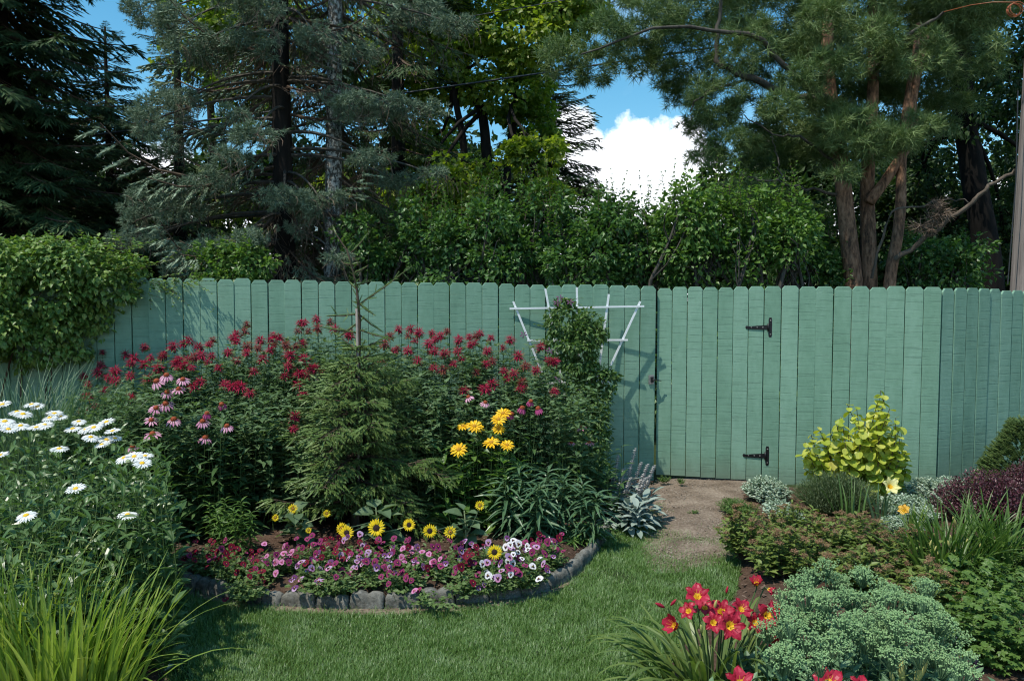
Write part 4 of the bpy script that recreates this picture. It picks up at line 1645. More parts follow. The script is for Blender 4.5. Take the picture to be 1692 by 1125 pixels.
# ------------------------------------------------------------------ flower shapes
M['bee'] = leafmat('crimson_petals', [(.20, .006, .03), (.36, .012, .055), (.52, .03, .10)], trans=.25, rough=.6, tint=(1.3, .6, .8), spec=.2)
M['beec'] = plainmat('dark_bee_balm_heart', (.10, .015, .02), .8)
M['white_petal'] = leafmat('white_petals', [(.72, .74, .72), (.85, .86, .84)], trans=.2, rough=.5, tint=(1, 1, 1), spec=.3)
M['disc'] = plainmat('yellow_disc', (.75, .45, .02), .8, noise=.35, nscale=900)
M['pink'] = leafmat('pink_petals', [(.58, .20, .36), (.74, .36, .50), (.84, .52, .62)], trans=.25, rough=.5, tint=(1.2, .8, 1), spec=.25)
M['pinkd'] = leafmat('magenta_petals', [(.38, .05, .17), (.52, .09, .26)], trans=.25, rough=.5, tint=(1.2, .8, 1), spec=.25)
M['cone'] = plainmat('rusty_cone', (.28, .055, .015), .8, noise=.7, nscale=700)
M['yellow'] = leafmat('golden_petals', [(.80, .42, .01), (.88, .55, .015), (.90, .66, .05)], trans=.25, rough=.5, tint=(1.1, 1, .5), spec=.25)
M['sunpetal'] = leafmat('sunflower_petals', [(.85, .60, .01), (.90, .72, .03)], trans=.3, rough=.5, tint=(1.1, 1.05, .4), spec=.25)
M['darkdisc'] = plainmat('dark_seed_disc', (.022, .010, .006), .9, noise=.6, nscale=800)
M['golddisc'] = plainmat('golden_disc', (.42, .20, .015), .9, noise=.5, nscale=800)
M['budgreen'] = leafmat('green_buds', [(.30, .36, .16), (.42, .46, .26)], trans=.1, rough=.6)


def mk(name, f, mats):
    mb = MB()
    f(mb)
    return mb.mesh(name, [M[x] for x in mats])


def bee_f(mb):
    t = leaf_tpl(.10, 2, .3, .25, .35)
    for up, n, z, L in ((-.35, 12, .0, .030), (.05, 13, .004, .032), (.45, 12, .009, .030), (.9, 10, .012, .027), (1.25, 5, .013, .026)):
        petals(mb, leaf_tpl(.20, 1, .3, .35, .4) if up < 1 else t, n, .006, L, up, .22, U(0, 6), .25, z)
    mb.inst(dome_tpl(.012, .014, 2, 7, m=1), np.eye(3)[None], np.array([[0, 0, 0.]]))
    petals(mb, leaf_tpl(.5, 1, .1, .2, .4, m=2), 6, .003, .034, -.25, .2, U(0, 6), .2, -.004)


M['beefade'] = leafmat('fading_petals', [(.16, .012, .03), (.26, .05, .05), (.24, .13, .07)], trans=.2, rough=.8, spec=.1)
BEE = [mk('bee_balm_bloom', bee_f, (q_, 'beec', 'stem')) for q_ in ('bee', 'bee', 'bee', 'bee', 'bee', 'beefade')]


def daisy_f(up=-.05, n=21, L=.036):
    def f(mb):
        petals(mb, leaf_tpl(.30, 2, .12, .12, .6, m=0), n, .010, L, up, .05, 0, .06)
        petals(mb, leaf_tpl(.30, 2, .12, .12, .6, m=0), n - 6, .009, L * .92, up + .12, .08, .1, .06, .001)
        mb.inst(dome_tpl(.0125, .006, 2, 10, m=1), np.eye(3)[None], np.array([[0, 0, .0005]]))
        mb.inst(dome_tpl(.008, -.008, 2, 6, m=2), np.eye(3)[None], np.array([[0, 0, -.001]]))
    return f


DAISY = [mk('daisy_bloom', daisy_f(u, n), ('white_petal', 'disc', 'stem')) for u, n in ((-.05, 21), (.08, 19), (-.16, 23))]
BUD = mk('daisy_bud', lambda mb: (mb.inst(dome_tpl(.011, .011, 2, 8), np.eye(3)[None], np.array([[0, 0, .0]])), mb.inst(dome_tpl(.011, -.008, 2, 8, m=1), np.eye(3)[None], np.array([[0, 0, .0]]))), ('budgreen', 'stem'))


def cone_f(up, pet=13, L=.036):
    def f(mb):
        petals(mb, leaf_tpl(.30, 2, .15, .2, .6), pet, .011, L, up, .10, 0, .10)
        mb.inst(dome_tpl(.0155, .016, 3, 10, m=1), np.eye(3)[None], np.array([[0, 0, -.001]]))
        petals(mb, leaf_tpl(.30, 1, .2, 0, .4, m=1), 14, .006, .016, .95, .1, 0, .1)
        mb.inst(dome_tpl(.010, -.008, 2, 6, m=2), np.eye(3)[None], np.array([[0, 0, -.001]]))
    return f


CONE = [mk('coneflower_bloom', cone_f(u, n), (p_, 'cone', 'stem')) for u, n, p_ in ((-.30, 14, 'pink'), (-.55, 13, 'pink'), (-.95, 13, 'pinkd'), (-.15, 12, 'pink'))]


def heli_f(mb):
    petals(mb, leaf_tpl(.34, 2, .15, .10, .55), 13, .008, .042, .02, .06, 0, .08)
    petals(mb, leaf_tpl(.34, 2, .15, .10, .55), 9, .007, .036, .22, .08, .2, .08, .002)
    mb.inst(dome_tpl(.013, .010, 2, 9, m=1), np.eye(3)[None], np.array([[0, 0, 0.]]))


HELI = mk('false_sunflower_bloom', heli_f, ('yellow', 'golddisc'))


def sunf(nc, dc):
    def f(mb):
        petals(mb, leaf_tpl(.32, 2, .15, .12, .45), nc, .018, .036, .02, .07, 0, .12)
        petals(mb, leaf_tpl(.30, 2, .15, .10, .45), nc - 3, .017, .032, .22, .09, .15, .12, .002)
        mb.inst(dome_tpl(dc, .006, 2, 12, m=1), np.eye(3)[None], np.array([[0, 0, .002]]))
        mb.inst(dome_tpl(dc * .42, .0075, 2, 9, m=2), np.eye(3)[None], np.array([[0, 0, .0022]]))
        petals(mb, leaf_tpl(.45, 1, .1, .2, .4, m=3), 9, .008, .034, -.1, .1, 0, .1, -.004)
    return f


SUNF = [mk('sunflower_head', sunf(19, .020), ('sunpetal', 'darkdisc', 'darkdisc', 'stem')), mk('sunflower_head', sunf(15, .015), ('sunpetal', 'golddisc', 'darkdisc', 'stem'))]

# pansy: five round petals, dark face
PET = round_leaf_tpl(.02, .25, 8)


def pansy_f(mb):
    for a, s, up, z, mm in ((PI * .30, .021, .1, 0, 0), (PI * .70, .021, .1, -.0004, 0), (PI * .98, .019, .12, .0012, 0), (PI * .02, .019, .12, .0012, 0), (PI * 1.5, .022, .14, .002, 1)):
        D = np.array([[math.cos(a), math.sin(a), up]])
        V, T, Mi = PET
        mb.inst((V * [1, 1.12, 1], T, Mi + mm), frames(D, np.array([[0, 0, 1.]]), s), np.array([[0, 0, z]]))
    for a, s in ((PI * 1.5, .0125), (PI * 1.03, .009), (PI * -.03, .009)):
        D = np.array([[math.cos(a), math.sin(a), .16]])
        V, T, Mi = PET
        mb.inst((V * [1, .8, 1], T, Mi * 0 + 2), frames(D, np.array([[0, 0, 1.]]), s), np.array([[0, 0, .0034]]))
    mb.inst(dome_tpl(.0024, .0024, 1, 5, m=3), np.eye(3)[None], np.array([[0, 0, .006]]))


PC = {'crim': [(.10, .003, .014), (.22, .010, .035)], 'mag': [(.16, .012, .06), (.34, .05, .16)], 'pinkp': [(.48, .16, .34), (.62, .27, .45)], 'whitep': [(.66, .64, .66), (.82, .80, .80)],
      'viol': [(.10, .03, .12), (.20, .06, .20)], 'lil': [(.38, .22, .42), (.55, .38, .55)]}
for k, v in PC.items():
    M[k] = leafmat(k + '_pansy_petals', v, trans=.2, rough=.65, tint=(1.1, .9, 1), spec=.15)
M['face'] = plainmat('dark_pansy_face', (.03, .004, .018), .8)
PANSY = {'crimson': ('crim', 'crim', 'face', 'disc'), 'magenta': ('mag', 'mag', 'face', 'disc'), 'pink': ('pinkp', 'pinkp', 'mag', 'disc'), 'purple': ('viol', 'lil', 'face', 'disc'),
         'white': ('whitep', 'whitep', 'face', 'disc'), 'lilac': ('lil', 'pinkp', 'face', 'disc')}
PANSY = {k: mk('pansy_bloom', pansy_f, v) for k, v in PANSY.items()}

# ------------------------------------------------------------------ bee balm
M['beeleaf'] = leafmat('bee_balm_leaves', [(.06, .115, .048), (.11, .185, .078), (.17, .25, .12)], trans=.28, rough=.45, spec=.45, scale=2.5)
M['darkgreenleaf'] = leafmat('dark_perennial_leaves', [(.04, .09, .03), (.075, .145, .045), (.12, .20, .07)], trans=.3, rough=.42, spec=.45, scale=2.5)
c4 = '475,628 585,640 672,603 625,655 750,652 805,603 850,590 875,578 610,680 672,685 738,705 815,680 855,690 870,665 925,605 990,572 970,590 935,645 985,645 968,675 1148,500 1100,543 1140,535 1100,580 1150,600 1145,630 1210,575 1200,610 1270,553 1275,597 1330,597 1375,600 1405,587 1395,492 1385,530 1432,530 1475,518 1470,475 1535,488 1100,670 1220,662 1340,693 1410,725 1465,703 1415,660 1345,645 390,740 455,722 535,715 500,745 535,760 410,770 408,785 485,805 605,738 690,755 410,835 445,880 615,842 930,768 900,790 1100,780 1045,778 1160,820 1385,780 1410,832 1365,985 1370,930 575,960 1060,630 900,655 1325,740 1505,715 380,910 700,655 760,640 830,700 1015,700 1180,720 1255,620 1300,560 830,665 890,700 1085,560 1415,492 1265,575 1120,790 1080,790 470,690 1430,735 1390,730 1450,705'
c5 = '305,410 360,408 350,438 400,425 460,425 475,455 500,440 530,420 445,475 380,462 285,510 470,512 518,522 585,460 580,510 635,445 640,480 685,430 735,450 720,510 665,440 790,495 825,460 600,545 560,570 393,555 860,535 965,495 1015,560 895,583 665,610 710,570 740,560 795,605 840,615 945,600 740,668 610,698 875,685 1030,700 880,660 705,688 240,480 265,440 75,430 90,605 350,510 225,550 300,500 1000,555 1030,560 660,470 10,410 80,440 510,600 810,640 470,590'
FL = [(float(a.split(',')[0]) / 2.813, 360 + float(a.split(',')[1]) / 2.813) for a in c4.split()] + \
     [(550 + float(a.split(',')[0]) / 2.813, 400 + float(a.split(',')[1]) / 2.813) for a in c5.split()]
ANCH = [(165, 5.35, 'low bee balm at the left end of the bed, nearest the blue-green grass'),
        (235, 6.1, 'bee balm against the fence just right of the vine, behind the pink coneflowers'),
        (300, 5.5, 'bee balm crowding directly behind the tallest pink coneflowers'),
        (335, 6.3, 'bee balm close to the fence, second from the vine, with a line of crimson blooms'),
        (400, 5.6, 'bee balm between the pink coneflowers and the young spruce'),
        (435, 6.3, 'tall bee balm by the fence, third from the vine'),
        (505, 5.8, 'bee balm touching the left side of the young spruce'),
        (525, 6.4, 'tall bee balm by the fence, just left of the young spruce top'),
        (655, 6.3, 'bee balm by the fence, just right of the garden stake'),
        (665, 5.75, 'bee balm touching the right side of the young spruce'),
        (745, 6.3, 'bee balm by the fence halfway between stake and trellis'),
        (770, 5.7, 'bee balm standing right behind the yellow false sunflower blooms'),
        (840, 6.35, 'bee balm by the fence under the left arm of the trellis'),
        (900, 5.9, 'bee balm with large crimson blooms in front of the clematis')]


def beeY(px, py):
    edge_ = 545 + max(0, 330 - px) * .42
    return max(5.15, 6.45 - (py - edge_) / 100 * .75)


anc = np.array([(P(a[0], 600, a[1])[0], a[1]) for a in ANCH])
fl = np.array([P(x, y, beeY(x, y)) for x, y in FL])
near = np.argmin(((fl[:, None, :2] - anc[None]) ** 2).sum(-1), 1)
BEEL = leaf_tpl(.46, 1, .12, .3, .35)
for i, (px, Y, lab) in enumerate(ANCH):
    root = thing('bee_balm', lab, 'bee balm', (anc[i][0], Y, .07), 'crimson bee balm filling the bed')
    tips = fl[near == i]
    K = 62
    ml, ms = MB(), MB()
    # leafy stems without bloom fill the clump; height follows the blooms there
    zt = np.median(fl[:, 2][np.argsort(((fl[:, :2] - anc[i]) ** 2).sum(-1))[:8]])
    bx = anc[i][0] + U(-.33, .33, K)
    by = Y + U(-.36, .34, K)
    bpx = 846 + bx / by * FPX
    hz = zt - U(.03, .26, K) - (Y - by) * .18
    B = np.stack([bx, by, np.full(K, .06)], -1)
    T = np.stack([bx + U(-.07, .07, K), by + U(-.07, .05, K), hz], -1)
    Bf = np.stack([tips[:, 0] + U(-.05, .05, len(tips)), tips[:, 1] + U(-.02, .10, len(tips)), np.full(len(tips), .06)], -1) if len(tips) else np.zeros((0, 3))
    B = np.concatenate([B, Bf])
    T = np.concatenate([T, tips - [0, 0, .004]])
    leafy_stems(ml, ms, B, T, BEEL, .10, n=14, t0=.18, t1=.97, el=.15, whorl=2, r=.0026, bow=.03, taper=.3)
    # short side shoots near the top
    a = T[:K]
    leafy_stems(ml, ms, a - [0, 0, .2], a + np.stack([U(-.13, .13, K), U(-.16, .08, K), U(-.08, .03, K)], -1), BEEL, .06, n=5, t0=.2, el=.2, r=.002, taper=.3)
    part('foliage', ml, M['beeleaf'], root)
    part('stems', ms, M['stem'], root)
    for t in tips:
        pcopy('bloom', random.choice(BEE), root, t, axisframe([random.uniform(-.3, .3), random.uniform(-.45, .1), 1]), random.uniform(1.05, 1.65))

# ------------------------------------------------------------------ coneflowers
CF = [(275, 620), (259, 630), (302, 627), (295, 643), (276, 648), (274, 667), (258, 674), (250, 694), (287, 693), (366, 668), (335, 696), (342, 683), (252, 717), (339, 723), (219, 738), (375, 704)]
CR = [(774, 656), (802, 665), (877, 663), (889, 675), (863, 674), (845, 684), (960, 706), (973, 731), (944, 731)]


def flowerplant(name, label, cat, tips, Ys, base, leaf, ltpl, lsize, blooms, bscale, face=(0, -.35, 1), n=10, extra=20, exh=.75, spread=.22, el=.3, whorl=1, r=.003,
                golden=True, facejit=.25, exlo=.45, bow=.03, taper=.4, rnd=True, side=None):
    base = np.array(base, float)
    root = thing(name, label, cat, base)
    tp = np.array([P(x, y, Y) for (x, y), Y in zip(tips, Ys)])
    B = np.stack([base[0] + (tp[:, 0] - base[0]) * .55, base[1] + (tp[:, 1] - base[1]) * .55, np.full(len(tp), base[2])], -1)
    ml, ms = MB(), MB()
    leafy_stems(ml, ms, B, tp - [0, 0, .004], ltpl, lsize, n=n, t0=.12, t1=.88, el=el, whorl=whorl, r=r, bow=bow, golden=golden, taper=taper)
    if extra:
        h = np.median(tp[:, 2]) - base[2]
        q = base + np.stack([U(-1, 1, extra) * spread, U(-1, 1, extra) * spread * .8, np.zeros(extra)], -1)
        t = q + np.stack([U(-.08, .08, extra), U(-.1, .05, extra), h * U(exlo, 1, extra) * exh], -1)
        leafy_stems(ml, ms, q, t, ltpl, lsize * 1.1, n=n, t0=.1, t1=1, el=el + .1, whorl=whorl, r=r, golden=golden, taper=taper)
    part('foliage', ml, M[leaf], root)
    part('stems', ms, M['stem'], root)
    for t in tp:
        f = np.array(face, float) + rng.normal(size=3) * facejit * np.array([1, .7, .3])
        pcopy('bloom', random.choice(blooms), root, t, axisframe(f), bscale * random.uniform(.85, 1.15))
    return root


NL = leaf_tpl(.24, 2, .15, .35, .4)
ML_ = leaf_tpl(.36, 2, .15, .3, .38)


def gz(px, Y, z=.07):
    return (P(px, 600, Y)[0], Y, z)


flowerplant('coneflower', 'tall pink coneflower with drooping petals, between the daisies and the young spruce', 'coneflower', CF[:9] + CF[12:13] + CF[14:15], [5.12] * 8 + [5.1, 5.05, 5.0], gz(285, 5.3),
            'darkgreenleaf', NL, .16, CONE[:2] + CONE[3:], 1.25, n=13, extra=42, spread=.26, face=(.1, -.55, 1))
flowerplant('coneflower', 'pink coneflower with few blooms, just left of the young spruce branches', 'coneflower', [CF[9], CF[10], CF[11], CF[13], CF[15]], [5.12] * 5, gz(352, 5.3),
            'darkgreenleaf', NL, .16, CONE, 1.1, n=13, extra=34, spread=.22, face=(.0, -.4, 1))
flowerplant('coneflower', 'mauve coneflower cluster in front of the bee balm, above the yellow false sunflower', 'coneflower', CR[:6], [5.45] * 6, gz(835, 5.55),
            'darkgreenleaf', NL, .14, [CONE[2], CONE[1], CONE[2]], 1.1, n=9, extra=22, spread=.25, face=(0, -.35, 1))
flowerplant('coneflower', 'small coneflower with spent reddish blooms at the foot of the trellis', 'coneflower', CR[6:], [5.75] * 3, gz(955, 5.8),
            'darkgreenleaf', NL, .12, [CONE[0], CONE[3]], .9, n=12, extra=60, spread=.26, face=(0, -.3, 1), exh=1.05)
# false sunflower
HF = [(765, 704), (784, 704), (831, 683), (824, 693), (824, 709), (812, 731), (838, 735), (758, 743), (790, 706)]
flowerplant('false_sunflower', 'false sunflower with golden yellow daisy blooms, right of the young spruce', 'false sunflower', HF, [5.35, 5.3, 5.35, 5.3, 5.3, 5.2, 5.2, 5.2, 5.35], gz(800, 5.4),
            'hedge_light', ML_, .13, [HELI], 1.15, n=9, extra=30, spread=.24, face=(0, -.75, 1), whorl=2, golden=False, facejit=.2, exh=.85)

# ------------------------------------------------------------------ lilies with narrow whorled leaves
M['lilyleaf'] = leafmat('lily_leaves', [(.05, .11, .05), (.09, .17, .08), (.15, .24, .125)], trans=.22, rough=.35, spec=.6, scale=4)
LL = leaf_tpl(.13, 3, .25, .55, .4)


def lily(label, stems, leaf, size, n, tpl=LL, Y=None):
    base = np.mean([(P(s[0], 600, s[3])[0], s[3], .08) for s in stems], 0)
    root = thing('lily_plant', label, 'lily', base, 'lily plants without blooms')
    for tx, ty, bx, Yl in stems:
        tp = P(tx, ty, Yl)
        b = np.array([P(bx, 600, Yl)[0], Yl + .03, .08])
        ml, ms = MB(), MB()
        leafy_stems(ml, ms, b[None], tp[None], tpl, size, n=n, t0=.05, t1=1., el=.25, whorl=1, golden=True, r=.005, bow=.02, taper=.45, jit=.2, small_base=.3)
        part('leaves', ml, M[leaf], root)
        part('stem', ms, M['stem'], root)
    return root


lily('dark green lily with long narrow arching leaves, right of the dwarf sunflowers', [(858, 768, 862, 5.2), (835, 792, 842, 5.15), (890, 800, 887, 5.05), (905, 778, 900, 5.2), (932, 792, 925, 5.2)], 'lilyleaf', .215, 78)
lily('lower dark green lily with narrow leaves beside the lambs ear', [(962, 800, 960, 5.15), (985, 815, 980, 5.1)], 'lilyleaf', .19, 62)
LL2 = leaf_tpl(.20, 2, .2, .5, .4)
lily('small bright green lily with short leaves behind the left crimson pansies', [(345, 830, 350, 4.88), (372, 824, 372, 4.92), (398, 828, 392, 4.88), (358, 846, 362, 4.8), (414, 846, 404, 4.85), (385, 843, 385, 4.78)], 'hedge_light', .085, 60, LL2)
flowerplant('aster_plant', 'low plant with narrow pointed leaves between stone edging and lambs ear', 'plant', [(930, 880), (955, 870), (980, 868), (1000, 880)], [5.2] * 4, gz(965, 5.25), 'hedge_light', LL2, .085, [BUD], .3, n=14, extra=26, spread=.17, exh=.9)

# ------------------------------------------------------------------ shasta daisies
DF = [(4, 668, 4.1), (28, 680, 4.1), (52, 668, 4.1), (8, 696, 3.9), (15, 700, 3.9), (38, 684, 4.0), (62, 672, 4.1), (90, 683, 4.1), (73, 702, 3.9), (82, 690, 4.0), (100, 688, 4.1), (60, 706, 3.8), (14, 709, 3.8), (34, 703, 3.9),
      (120, 708, 4.1), (142, 709, 4.1), (165, 703, 4.2), (176, 697, 4.2), (186, 712, 4.1), (155, 706, 4.1), (150, 722, 4.0), (176, 726, 4.1), (168, 734, 4.0), (190, 724, 4.1),
      (98, 741, 3.1), (205, 756, 3.6), (222, 754, 3.6), (235, 765, 3.5), (125, 807, 3.3), (43, 851, 3.2), (211, 850, 3.5), (0, 752, 3.5), (240, 753, 3.6), (130, 696, 4.15)]
BF = [(88, 722), (62, 720), (30, 724), (68, 748), (45, 762), (92, 785), (38, 827), (97, 837), (182, 765), (206, 808), (147, 760), (212, 763), (58, 862), (265, 825), (280, 833), (180, 848), (117, 775), (125, 762), (20, 775), (75, 772), (222, 790), (160, 790)]
groups = [([f for f in DF if f[0] < 112 and f[1] < 730], [b for b in BF if b[0] < 70], (35, 4.15), 'shasta daisy with the densest white blooms at the left edge, before the blue-green grass'),
          ([f for f in DF if 112 <= f[0] and f[1] < 740], [b for b in BF if 140 < b[0] < 200], (165, 4.25), 'shasta daisy with flat white blooms level in a row, beside the crimson bee balm'),
          ([f for f in DF if f[1] >= 740 and f[0] < 140], [b for b in BF if 70 <= b[0] <= 140], (90, 3.6), 'shasta daisy nearest the striped grass, with one large white bloom above the rest'),
          ([f for f in DF if f[1] >= 740 and f[0] >= 140], [b for b in BF if b[0] >= 200], (225, 3.9), 'shasta daisy at the right of the clump, its lower white blooms before the coneflowers')]
M['daisyleaf'] = leafmat('daisy_leaves', [(.05, .105, .03), (.09, .17, .05), (.15, .235, .085)], trans=.3, rough=.35, spec=.55, scale=3)
DL = leaf_tpl(.30, 2, .2, .3, .55)
for fs, bs_, (gx, gy), lab in groups:
    base = gz(gx, gy, .05)
    root = flowerplant('shasta_daisy', lab, 'daisy', [(f[0], f[1]) for f in fs], [f[2] for f in fs], base, 'daisyleaf', DL, .085, DAISY, .94, face=(.06, -.24, 1), n=12, extra=0, r=.0026, facejit=.12)
    ml, ms = MB(), MB()
    tb = np.array([P(b[0], b[1], gy - .35 + U(-.3, .3)) for b in bs_])
    B = np.stack([tb[:, 0], tb[:, 1] + .05, np.full(len(tb), .05)], -1)
    leafy_stems(ml, ms, B, tb, DL, .08, n=12, t0=.1, t1=.9, el=.5, whorl=1, golden=True, r=.0024, bow=.02)
    K = 115
    q = np.array(base) + np.stack([U(-.42, .42, K), U(-.55, .45, K), np.zeros(K)], -1)
    q[:, 0] = np.minimum(q[:, 0], -1.42 - (q[:, 1] - 3.2) * .50 + .04 * rng.normal(size=K))
    t = q + np.stack([U(-.06, .06, K), U(-.08, .04, K), U(.38, .86, K)], -1)
    leafy_stems(ml, ms, q, t, DL, .108, n=12, t0=.08, t1=1, el=.5, whorl=1, golden=True, r=.0026, taper=.35)
    K = 60
    q = np.array(base) + np.stack([U(-.42, .45, K), U(-.55, .4, K), np.zeros(K)], -1)
    q[:, 0] = np.minimum(q[:, 0], -1.45 - (q[:, 1] - 3.2) * .50)
    t = q + np.stack([U(-.1, .1, K), U(-.1, .04, K), U(.15, .4, K)], -1)
    leafy_stems(ml, ms, q, t, DL, .13, n=10, t0=.0, t1=1, el=.5, whorl=1, golden=True, r=.0026, taper=.35)
    part('lower_foliage', ml, M['daisyleaf'], root)
    part('bud_stems', ms, M['stem'], root)
    for b in tb:
        pcopy('bud', BUD, root, b, axisframe([random.uniform(-.2, .2), random.uniform(-.2, .2), 1]), random.uniform(.8, 1.15))

# ------------------------------------------------------------------ young spruce with stake
M['yspruce'] = leafmat('young_spruce_needles', [(.065, .12, .03), (.125, .195, .05), (.20, .275, .085)], trans=.12, rough=.5, spec=.4, scale=3)
YS = 5.45
sb = np.array([P(585, 600, YS)[0], YS, .07])
ys = thing('young_spruce', 'young green spruce with bare leaning leader, in the middle of the bed', 'spruce tree', sb)
top = [P(556, 388, YS), P(574, 415, YS), P(585, 455, YS), P(590, 480, YS), P(594, 530, YS), P(592, 600, YS), P(588, 700, YS), np.array([sb[0], YS, .05])]
top = [np.array(t_) for t_ in top[::-1]]
tk = np.array(top)
ms = MB()
V, T = polytubes(tk[None], np.array([[.034, .026, .018, .012, .009, .007, .006, .004]]), 7)
ms.add(V, T)
SHY = shoot_tpl(11, 1, .125, .078, .8, .10)
SHT = shoot_tpl(36, 1, .11, .055, .85, .035)
ml = MB()
zt = lambda z: np.array([np.interp(z, tk[:, 2], tk[:, 0]), np.interp(z, tk[:, 2], tk[:, 1]), z])
D, Q, S = [], [], []


def ybranch(p0, d, L, droop, dens=.66, spread=.42, ss=.098, up=.0):
    d = np.array(d, float)
    d /= np.linalg.norm(d)
    m = 7
    t = np.linspace(0, 1, m)
    C = p0 + d * (t * L)[:, None]
    C[:, 2] += -droop * L * t ** 2 + up * L * t ** 3
    V, T = polytubes(C[None], np.linspace(.007, .0025, m)[None], 4)
    ms.add(V, T)
    hz = nrm(np.cross(d, [0, 0, 1]))
    k = max(4, int(L / .042 * dens))
    for i in range(k):
        s = .12 + .88 * (i + .5) / k
        p = np.array([np.interp(s, t, C[:, j]) for j in range(3)])
        for sd in (-1, 1):
            l = spread * L * (1 - .75 * s) * random.uniform(.6, 1.2) + .02
            dd = d * random.uniform(.6, 1.0) + hz * sd * random.uniform(.7, 1.1) + np.array([0, 0, -.30 * random.random()])
            dd /= np.linalg.norm(dd)
            q = p + dd * l
            if l > .06:
                V, T = polytubes(np.array([[p, q]]), np.array([[.003, .0015]]), 3)
                ms.add(V, T)
                for j in range(int(l / .035)):
                    u = (j + .8) / (l / .035)
                    for e in (-1, 1):
                        d3 = dd + (d * .5 + hz * e * .8) * random.uniform(.4, 1) + np.array([0, 0, random.uniform(-1.3, .3)])
                        D.append(d3); Q.append(p + dd * l * u); S.append(ss * random.uniform(.65, 1.15))
            D.append(dd + np.array([0, 0, -.25])); Q.append(p if l < .06 else q); S.append(ss * random.uniform(.8, 1.2))
    D.append(d); Q.append(C[-1]); S.append(ss)


for z in np.arange(.26, 1.34, .075):
    f = (z - .2) / 1.16
    R_ = .70 * (1 - f) ** .95 + .12
    k = 7 if z < 1.1 else 5
    ph = random.uniform(0, 6)
    for j in range(k):
        a = ph + j * 2 * PI / k + random.uniform(-.4, .4)
        short = .62 if (z < .55 and math.sin(a) < .1 and math.cos(a) < .3) else 1.0
        ybranch(zt(z), (math.cos(a), math.sin(a), .25 + .3 * f - .25 * (1 - f)), short * R_ * random.uniform(.4, 1.25), random.uniform(.0, .55), up=.15)
D, Q, S = np.array(D), np.array(Q), np.array(S)
ml.inst(SHY, frames(D, np.array([0, 0, 1.]), S), Q)
part('crown', ml, M['yspruce'], ys)
print('young spruce tris', sum(len(t) for t in ml.T))
# sparse shoots on the leader
ml = MB()
SHs = [((590, 505), (680, 440), 1), ((594, 518), (540, 522), 1), ((580, 418), (610, 383), 1), ((586, 450), (609, 438), 1), ((590, 470), (612, 463), 1), ((583, 437), (565, 433), 1), ((592, 480), (577, 465), 1), ((592, 500), (618, 520), 1),
       ((594, 520), (632, 548), 1), ((594, 530), (555, 560), 1), ((585, 430), (592, 427), 1), ((556, 388), (549, 372), 1), ((594, 545), (650, 560), 1), ((594, 550), (530, 540), 1)]
for a, b, _ in SHs:
    A_, B_ = P(*a, YS), P(*b, YS + random.uniform(-.12, .12))
    L = np.linalg.norm(B_ - A_)
    V, T = polytubes(np.array([[A_, (A_ + B_) / 2 - [0, 0, .01], B_]]), np.array([[.005, .004, .002]]), 4)
    ms.add(V, T)
    k = max(1, int(L / .07))
    d = (B_ - A_) / L
    for j in range(k):
        ml.inst(SHT, frames(d[None], np.array([[0, 0, 1.]]), L / k * 1.15 if L > .12 else .1), (A_ + d * L * j / k)[None])
        if k > 2 and j > 0:
            for e in (-1, 1):
                d2 = d + rng.normal(size=3) * .5 + np.array([0, e * .4, .35 * e])
                ml.inst(SHT, frames(nrm(d2)[None], np.array([[0, 0, 1.]]), U(.05, .09)), (A_ + d * L * j / k)[None])
for i in range(60):
    s = random.uniform(0, 1)
    p = zt(1.40 + s * .6)
    d = nrm(rng.normal(size=3) * [1, 1, .3] + [0, 0, .9])
    ml.inst(SHT, frames(d[None], np.array([[1., 0, 0]]), U(.04, .085)), p[None])
part('leader_shoots', ml, M['yspruce'], ys)
part('trunk', ms, M['twig'], ys)
stk = thing('garden_stake', 'thin grey stake tied upright to the young spruce stem', 'stake', (sb[0] + .03, YS - .05, .05))
mb = MB()
V, T = polytubes(np.array([[[sb[0] + .035, YS - .09, .05], P(593, 640, YS - .07), P(589, 510, YS - .05)]]), .0085, 6, True)
mb.add(V, T)
part('rod', mb, plainmat('weathered_stake', (.20, .17, .15), .7, noise=.2), stk, True)
for yy in (580, 622):
    mb = MB()
    th = np.linspace(0, 2 * PI, 13)
    q = P(591, yy, YS - .06)
    V, T = polytubes(np.stack([q[0] + .013 * np.cos(th), q[1] + .013 * np.sin(th), q[2] + th * 0], -1)[None], .0025, 4)
    mb.add(V, T)
    part('tie', mb, M['wire'], stk)

# ------------------------------------------------------------------ clematis on the trellis
M['clem'] = leafmat('clematis_leaves', [(.05, .105, .03), (.10, .18, .045), (.16, .25, .07)], trans=.3, rough=.45, scale=4)
cl = thing('clematis', 'bushy green clematis climbing the middle of the white trellis', 'climbing plant', gz(955, 6.75, .07))
YC = 6.76
lumps = [lump(938, 528, YC, 32, 32), lump(968, 545, YC, 34, 32), lump(950, 580, YC, 42, 36), lump(975, 610, YC, 26, 30), lump(935, 615, YC, 30, 34), lump(950, 660, YC, 44, 36), lump(965, 700, YC, 38, 36), lump(985, 720, YC, 22, 30),
         lump(1003, 628, YC - .02, 20, 22), lump(990, 660, YC, 22, 20), lump(930, 505, YC, 13, 14), lump(915, 560, YC, 16, 12), lump(985, 540, YC, 15, 12), lump(955, 750, YC - .1, 45, 40), lump(940, 800, YC - .2, 50, 40)]
ml, ms = MB(), MB()
clumps(ml, leaf_tpl(.55, 1, .2, .25, .4), [(l[0], l[1], l[2], l[3], l[4] * .55, l[5]) for l in lumps], 10500, .042, sub=18, subr=.34, droop=.4)
for i in range(12):
    limb(ms, gz(948 + U(-15, 15), YC, .06), P(948 + U(-25, 35), 540 + U(-30, 60), YC), .004, .0015, .05, sides=4, n=9)
